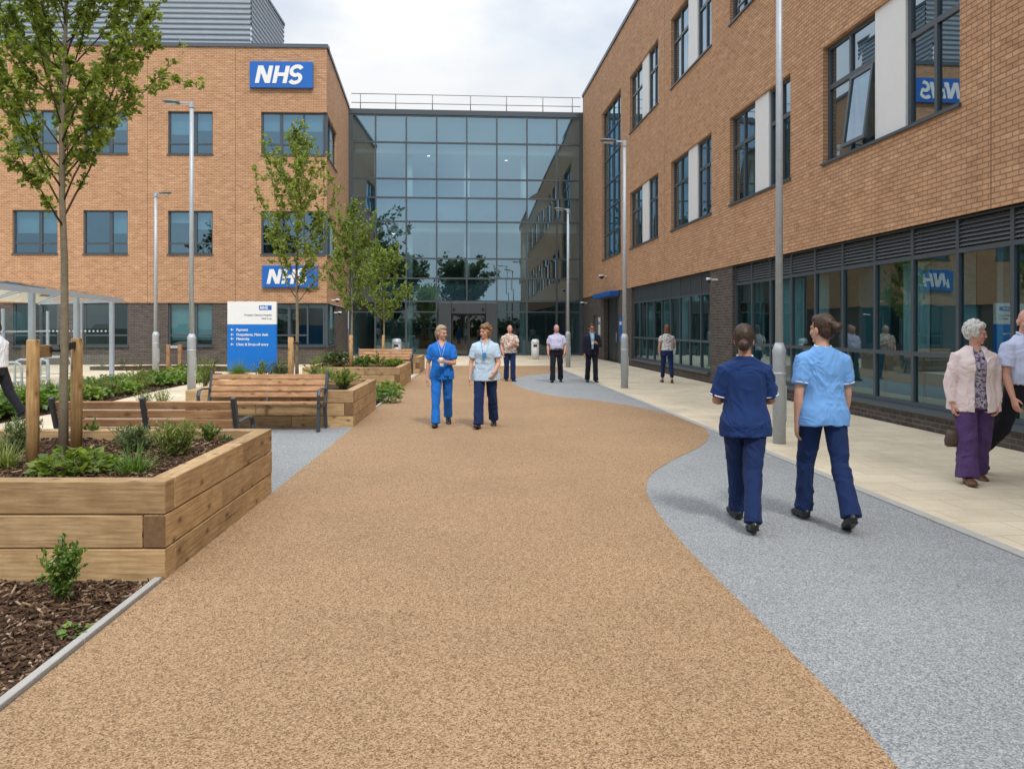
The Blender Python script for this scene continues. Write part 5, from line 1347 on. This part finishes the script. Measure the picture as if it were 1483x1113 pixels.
# long strip of ground cover: countable clumps
r = random.Random(4); src = [plant(k, 'leafy green clump in the long planted strip before the cycle shelter', (0, 0, 0), h, w, n, m, 90 + i, 'clumps in the long planted strip') for i, (k, h, w, n, m) in enumerate((('broad', .36, .42, 330, S), ('bushy', .40, .38, 700, B_), ('broad', .34, .4, 330, B_), ('spike', .38, .36, 1100, MT['grassy'])))]
k = 0; used = [False] * 4
for row, (dy, n) in enumerate(((.22, 22), (.5, 20), (.8, 18))):
    for i in range(n):
        f = (i + r.uniform(-.25, .25)) / (n - 1); f = min(1, max(0, f))
        xs = -30 + 320 * f
        yl = 617 - .2 * (xs + 30) if xs < 273 else 556 - .15 * (xs - 273); yu = 590 - .176 * (xs + 30) if xs < 230 else 544
        yp = yl + (yu - yl) * dy; 
        if xs > 285: continue
        j = r.randrange(4); o = src[j] if not used[j] else copy_tree(src[j]); used[j] = True
        s = r.uniform(.75, 1.25); put(o, G(xs, yp) + V((0, 0, .02)), r.uniform(0, 6), None, s)
for j in range(4):
    if not used[j]: put(src[j], G(100 + 20 * j, 580))
for i, (x, y, h, w) in enumerate(((178, 533, .5, .4), (340, 535, .35, .4), (308, 534.5, .55, .4), (412, 534.5, .5, .4), (203, 533, .3, .35), (265, 535, .3, .35), (150, 535, .35, .35), (425, 535.5, .35, .35))):
    plant('bushy', 'green shrub at the foot of the dark brick, ' + ['seen through the shelter end', 'under the hospital sign edge', 'left of the hospital sign', 'right of the hospital sign', 'left of the thin lamp post', 'beside the timber hoop', 'deep behind the shelter glass', 'close behind the slim tree'][i], G(x, y), h, w, 260, B_ if i % 2 else S, 110 + i)
for i, (x, y) in enumerate(((210, 590), (235, 589))):
    plant('spike', ['thin pale plant with seed heads growing behind the bench back', 'taller pale plant behind the bench back, right of the thin one'][i], G(x, y) , .36, .22, 500, MT['grassy'], 130 + i)

# ------------------------------------------------------------------ lamp posts
def lamp(label, P, H, rb, arm, zc=1.28, hl=.42):
    root = thing('lamp_post', label, 'lamp post', (P.x, P.y, .01), 0, 'galvanised lamp posts')
    t = MB(); t.tube([V((0, 0, 0)), V((0, 0, zc)), V((0, 0, zc + .05)), V((0, 0, zc + .16))], [rb, rb, rb * 1.08, rb * .62], 18)
    t.build('base_column', MT['galv'], root, True)
    t = MB(); t.box((rb * .93, 0, zc * .45), (rb * .25, rb * 1.0, .5)); t.build('access_door', MT['galv'], root, bevel=.006)
    t = MB(); t.tube([V((0, 0, zc + .1)), V((0, 0, H * .6)), V((0, 0, H))], [rb * .60, rb * .52, rb * .46], 14); t.build('pole', MT['galv'], root, True)
    t = MB(); t.tube([V((0, 0, zc - .28)), V((0, 0, zc - .25))], [rb * 1.05] * 2, 18); t.build('band', MT['paintgrey'], root, True)
    s = 1 if arm > 0 else -1; a = abs(arm)
    t = MB(); t.tube([V((0, 0, H - .12)), V((0, 0, H + .03))], [rb * .62] * 2, 12); t.bar((0, 0, H), (s * (a - hl) + s * .06, 0, H + .02), .05, .04); t.build('bracket', MT['galv'], root)
    t = MB(); t.loft([(V((0, 0, -.5)), .4, .32), (V((0, 0, -.38)), 1, 1), (V((0, 0, .3)), 1, 1), (V((0, 0, .5)), .6, .6)], Matrix.Translation((s * (a - hl / 2), 0, H + .03)) @ Matrix.Rotation(s * R(86), 4, 'Y') @ Matrix.Diagonal((.045, .13, hl, 1)), 16)
    h = t.build('lantern', MT['lantern'], root, True)
    t = MB(); t.box((s * (a - hl / 2), 0, H - .022), (hl * .6, .16, .012)); t.build('lens', MT['lens'], h)
lamp('tall lamp post with its lantern to the left, standing by the camera-facing bench', XY(277.5, 19.7), ZAT(150, 19.7), .105, -.72)
lamp('thin distant lamp post with its lantern to the right, before the dark brick', XY(225.5, 27.8), ZAT(281, 27.8), .115, .55)
lamp('nearest lamp post on the pale paving, its top out of sight', XY(1128.5, 10.55), 7.6, .088, -.8, 1.24)
lamp('lamp post on the pale paving by the kerb, its lantern to the left', XY(904.5, 20.1), ZAT(206, 20.1), .098, -.64)
lamp('farthest lamp post, slim against the right end of the atrium glass', XY(822.6, 30.4), ZAT(304, 30.4), .10, -.55)

# ------------------------------------------------------------------ hospital sign
P = XY(365.5, 28.0); W, H = 1.80, 2.55
sg = thing('information_sign', 'white and blue hospital information sign with directions, standing in the plants', 'sign', (P.x, P.y, 0))
t = MB(); t.box((0, 0, .86), (W, .14, 1.70)); t.build('blue_panel', MT['signblue2'], sg, bevel=.008)
t = MB(); t.box((0, 0, 1.718 + .416), (W - .004, .136, .832)); t.build('white_panel', MT['white'], sg, bevel=.008)
def text(s, x, z, size, m, par, y=-.074, align='LEFT', bold=.0, shear=0):
    c = bpy.data.curves.new('text', 'FONT'); c.body = s; c.size = size; c.align_x = align; c.offset = bold; c.shear = shear; c.extrude = .002
    o = bpy.data.objects.new('lettering', c); COL.objects.link(o)
    dg = bpy.context.evaluated_depsgraph_get(); dg.update()
    me = bpy.data.meshes.new_from_object(o.evaluated_get(dg)); bpy.data.objects.remove(o)
    me.transform(Matrix.Translation((x, y, z)) @ Matrix.Rotation(R(90), 4, 'X')); me.materials.clear(); me.materials.append(m)
    q = bpy.data.objects.new('lettering', me); COL.objects.link(q); q.parent = par
t = MB(); t.box((W / 2 - .40, -.071, 2.33), (.46, .006, .165)); o = t.build('logo_plate', MT['nhsblue'], sg)
Ft = Face((P.x + W, P.y - .07), (P.x - W, P.y - .07)); letters(Ft, W - (W / 2 - .40) + .20, 2.33 - .055, .11, .004, sg, MT['white'], V((P.x, P.y, 0)), -1, .004)
text('Frimpton District Hospital', W / 2 - .16, 2.03, .095, MT['ink'], sg, align='RIGHT')
text('NHS Trust', W / 2 - .16, 1.90, .085, MT['ink'], sg, align='RIGHT')
for z, s in ((1.48, 'Payment'), (1.30, 'Outpatients, Main desk'), (1.145, 'Maternity'), (.94, 'Clinic & Drop-off entry')):
    text(s, -W / 2 + .33, z, .125, MT['white'], sg, bold=.003)
    t = MB(); x0 = -W / 2 + .13; zz = z + .045
    t.box((x0 + .05, -.073, zz), (.10, .004, .024))
    for sg_ in (1, -1): t.box((x0 + .022, -.0735, zz + sg_ * .02), (.055, .004, .022), Matrix.Rotation(R(-45 * sg_), 3, 'Y'))
    t.build('arrow', MT['white'], sg)

# ------------------------------------------------------------------ cycle shelter with hoops
sx = lambda Y: -11.96 + .22 * (22.7 - Y)
sh = thing('cycle_shelter', 'grey steel cycle shelter with a curved roof and clear side panels', 'shelter', (-13, 19, 0)); w_ = sh.location
Ys = [22.7, 19.7, 16.9, 14.0, 11.2]
for Y in Ys:
    t = MB(); t.box((sx(Y), Y, 1.2), (.11, .11, 2.4)); t.build('post', MT['paintgrey'], sh, wo=w_, bevel=.008)
    t = MB(); t.box((sx(Y) - 2.1, Y + .3, 1.05), (.07, .07, 2.1)); t.build('rear_post', MT['paintgrey'], sh, wo=w_, bevel=.006)
t = MB(); n = 10
for i in range(n):
    a0, a1 = i / n, (i + 1) / n
    def rp(a, Y): return V((sx(Y) + .22 - 2.6 * a, Y + .3 * a, 2.43 + .30 * math.sin(PI * (a * .9 + .05)) - .12 * a))
    A_ = [rp(a0, 23.0), rp(a1, 23.0), rp(a1, 10.5), rp(a0, 10.5)]; t.face(A_[::-1]); t.face([q - V((0, 0, .03)) for q in A_])
t.build('roof', MT['roofclear'], sh, True, wo=w_)
for Y in Ys:
    t = MB(); t.tube([rp(i / 8, Y) - V((0, 0, .05)) for i in range(9)], .025, 6); t.build('roof_rib', MT['paintgrey'], sh, True, wo=w_)
t = MB(); t.bar(V((sx(23) + .22, 23.0, 2.42)), V((sx(10.5) + .22, 10.5, 2.42)), .07, .12); t.bar(V((sx(23) + .22, 23.0, 2.42)), rp(1, 23.0), .05, .09); t.build('gutter', MT['paintgrey'], sh, wo=w_)
t = MB()
for Y0, Y1 in zip(Ys, Ys[1:]):
    a, b = V((sx(Y0) - 2.1, Y0 + .3, 0)), V((sx(Y1) - 2.1, Y1 + .3, 0)); Z = V((0, 0, 1))
    t.face([a + Z * .25, b + Z * .25, b + Z * 2.05, a + Z * 2.05])
a, b = V((sx(22.7), 22.72, 0)), V((sx(22.7) - 2.1, 23.0, 0)); t.face([a + Z * .25, b + Z * .25, b + Z * 2.3, a + Z * 2.3])
t.build('side_panel', MT['clear'], sh, wo=w_)
t = MB()
for Y0, Y1 in zip(Ys, Ys[1:]):
    a, b = V((sx(Y0) - 2.09, Y0 + .3, 1.5)), V((sx(Y1) - 2.09, Y1 + .3, 1.5))
    for k in range(22):
        t.box(a.lerp(b, (k + .5) / 22), (.012, .05, .05))
a, b = V((sx(22.7), 22.70, 1.5)), V((sx(22.7) - 2.1, 22.98, 1.5))
for k in range(16): t.box(a.lerp(b, (k + .5) / 16), (.05, .012, .05))
t.build('safety_dots', MT['whitepanel'], sh, wo=w_)
t = MB(); a = V((sx(22.7) - 1.0, 22.86, 0)); t.box(a + V((0, 0, 1.2)), (.04, .04, 2.4)); t.build('mid_post', MT['paintgrey'], sh, wo=w_)
def hoop():
    root = thing('cycle_stand', '-', 'cycle stand', (0, 0, 0))
    t = MB(); t.tube([V((-.38, 0, -.01)), V((-.38, 0, .66)), V((-.34, 0, .76)), V((-.26, 0, .80)), V((.26, 0, .80)), V((.34, 0, .76)), V((.38, 0, .66)), V((.38, 0, 0))], .03, 10); t.build('tube_frame', MT['hoopgrey'], root, True); 
    t = MB(); t.tube([V((-.38, 0, .35)), V((.38, 0, .35))], .02, 8); t.build('cross_rail', MT['hoopgrey'], root, True); return root
h0 = hoop()
for i, Y in enumerate((20.8, 19.2, 17.6, 16.0)):
    o = h0 if i == 0 else copy_tree(h0)
    put(o, (sx(Y) - .95, Y, .0), R(14), 'steel hoop cycle stand under the shelter, ' + ('farthest', 'second farthest', 'second nearest', 'nearest')[i] + ' of the four'); o['group'] = 'cycle stands under the shelter'

# ------------------------------------------------------------------ small things
def bollard(label, P, h, r, m):
    root = thing('litter_bin', label, 'litter bin', (P.x, P.y, .012))
    t = MB(); t.tube([V((0, 0, 0)), V((0, 0, h * .78))], [r, r], 20); t.build('body', m, root, True)
    t = MB(); t.tube([V((0, 0, h * .78)), V((0, 0, h * .86)), V((0, 0, h * .97)), V((0, 0, h))], [r * 1.04, r * 1.04, r * .9, r * .5], 20); t.build('lid', m, root, True)
    t = MB(); t.box((0, -r * .96, h * .69), (r * 1.0, r * .3, h * .10)); t.build('opening', MT['strap'], root)
bollard('pale grey cylindrical litter bin in front of the atrium glass', XY(775, 37.8), 1.0, .19, MT['whitepanel'])
bollard('grey cylindrical litter bin behind the farthest bench', XY(574.5, 36.5), 1.05, .22, MT['galv'])
P = XY(252.5, 28.9); ht = thing('timber_hoop', 'low hoop of two timber posts and a rail before the dark brick', 'timber hoop', (P.x, P.y, 0))
for s in (-1, 1):
    t = MB(); t.box((s * .22, 0, .47), (.13, .13, .96)); t.build('post', MT['slat'], ht, bevel=.01)
t = MB(); t.box((0, 0, .86), (.30, .06, .10)); t.build('rail', MT['galv'], ht, bevel=.006)

# ------------------------------------------------------------------ light, sky, camera
SUN_EL, SUN_AZ = R(52), R(158)                 # azimuth measured from +Y clockwise (towards +X)
W_ = bpy.data.worlds.new('World'); SC.world = W_; W_.use_nodes = True
n = W_.node_tree; n.nodes.clear()
out = n.nodes.new('ShaderNodeOutputWorld'); bg = n.nodes.new('ShaderNodeBackground'); bg.inputs[1].default_value = .11
sky = n.nodes.new('ShaderNodeTexSky'); sky.sky_type = 'NISHITA'; sky.sun_disc = False; sky.sun_elevation = SUN_EL; sky.sun_rotation = SUN_AZ; sky.dust_density = 2.0
tc = n.nodes.new('ShaderNodeTexCoord'); mp = n.nodes.new('ShaderNodeMapping'); mp.inputs['Scale'].default_value = (1, 1, 2.2)
nz = n.nodes.new('ShaderNodeTexNoise'); nz.inputs['Scale'].default_value = 2.1; nz.inputs['Detail'].default_value = 7; nz.inputs['Roughness'].default_value = .52
rp_ = n.nodes.new('ShaderNodeValToRGB'); e = rp_.color_ramp.elements; e[0].position = .30; e[0].color = (.42, .42, .42, 1); e[1].position = .52; e[1].color = (1, 1, 1, 1)
cl = n.nodes.new('ShaderNodeValToRGB'); e = cl.color_ramp.elements; e[0].position = .38; e[0].color = (8.1, 8.9, 9.9, 1); e[1].position = .62; e[1].color = (10.8, 10.9, 11.0, 1)
nz2 = n.nodes.new('ShaderNodeTexNoise'); nz2.inputs['Scale'].default_value = 3.4; nz2.inputs['Detail'].default_value = 6
mx = n.nodes.new('ShaderNodeMix'); mx.data_type = 'RGBA'
L = n.links.new
# an overcast sky is up to three times brighter overhead than at the horizon
sx_ = n.nodes.new('ShaderNodeSeparateXYZ'); mr_ = n.nodes.new('ShaderNodeMapRange'); mr_.inputs['To Min'].default_value = .43; mr_.inputs['To Max'].default_value = 1.42; pw_ = n.nodes.new('ShaderNodeMath'); pw_.operation = 'POWER'; pw_.inputs[1].default_value = 1.8; pw_.use_clamp = True
cm_ = n.nodes.new('ShaderNodeMix'); cm_.data_type = 'RGBA'; cm_.blend_type = 'MULTIPLY'; cm_.inputs[0].default_value = 1
L(tc.outputs['Generated'], sx_.inputs[0]); L(sx_.outputs[2], pw_.inputs[0]); L(pw_.outputs[0], mr_.inputs['Value']); L(cl.outputs[0], cm_.inputs[6]); L(mr_.outputs[0], cm_.inputs[7])
L(tc.outputs['Generated'], mp.inputs[0]); L(mp.outputs[0], nz.inputs['Vector']); L(mp.outputs[0], nz2.inputs['Vector']); L(nz.outputs[0], rp_.inputs[0]); L(nz2.outputs[0], cl.inputs[0])
L(rp_.outputs[0], mx.inputs[0]); L(sky.outputs[0], mx.inputs[6]); L(cm_.outputs[2], mx.inputs[7]); L(mx.outputs[2], bg.inputs[0]); L(bg.outputs[0], out.inputs[0])
sd = bpy.data.lights.new('sun', 'SUN'); sd.energy = 1.5; sd.angle = R(10); sd.color = (1, .96, .89)
so = bpy.data.objects.new('sun', sd); COL.objects.link(so)
dv = V((math.sin(SUN_AZ) * math.cos(SUN_EL), math.cos(SUN_AZ) * math.cos(SUN_EL), math.sin(SUN_EL)))
so.rotation_euler = dv.to_track_quat('Z', 'Y').to_euler(); so.location = (0, -10, 40)
cd = bpy.data.cameras.new('camera'); cam = bpy.data.objects.new('camera', cd); COL.objects.link(cam)
cam.location = (0, 0, EYE); cam.rotation_euler = (R(90), 0, 0)
cd.sensor_width = 36; cd.sensor_fit = 'HORIZONTAL'; cd.lens = 36 * FOC / 1483; cd.shift_x = 0; cd.shift_y = -(556.5 - HY) / 1483; cd.clip_start = .05; cd.clip_end = 2000
SC.camera = cam
SC.view_settings.view_transform = 'Standard'; SC.view_settings.look = 'None'; SC.view_settings.gamma = 1; SC.view_settings.exposure = .57
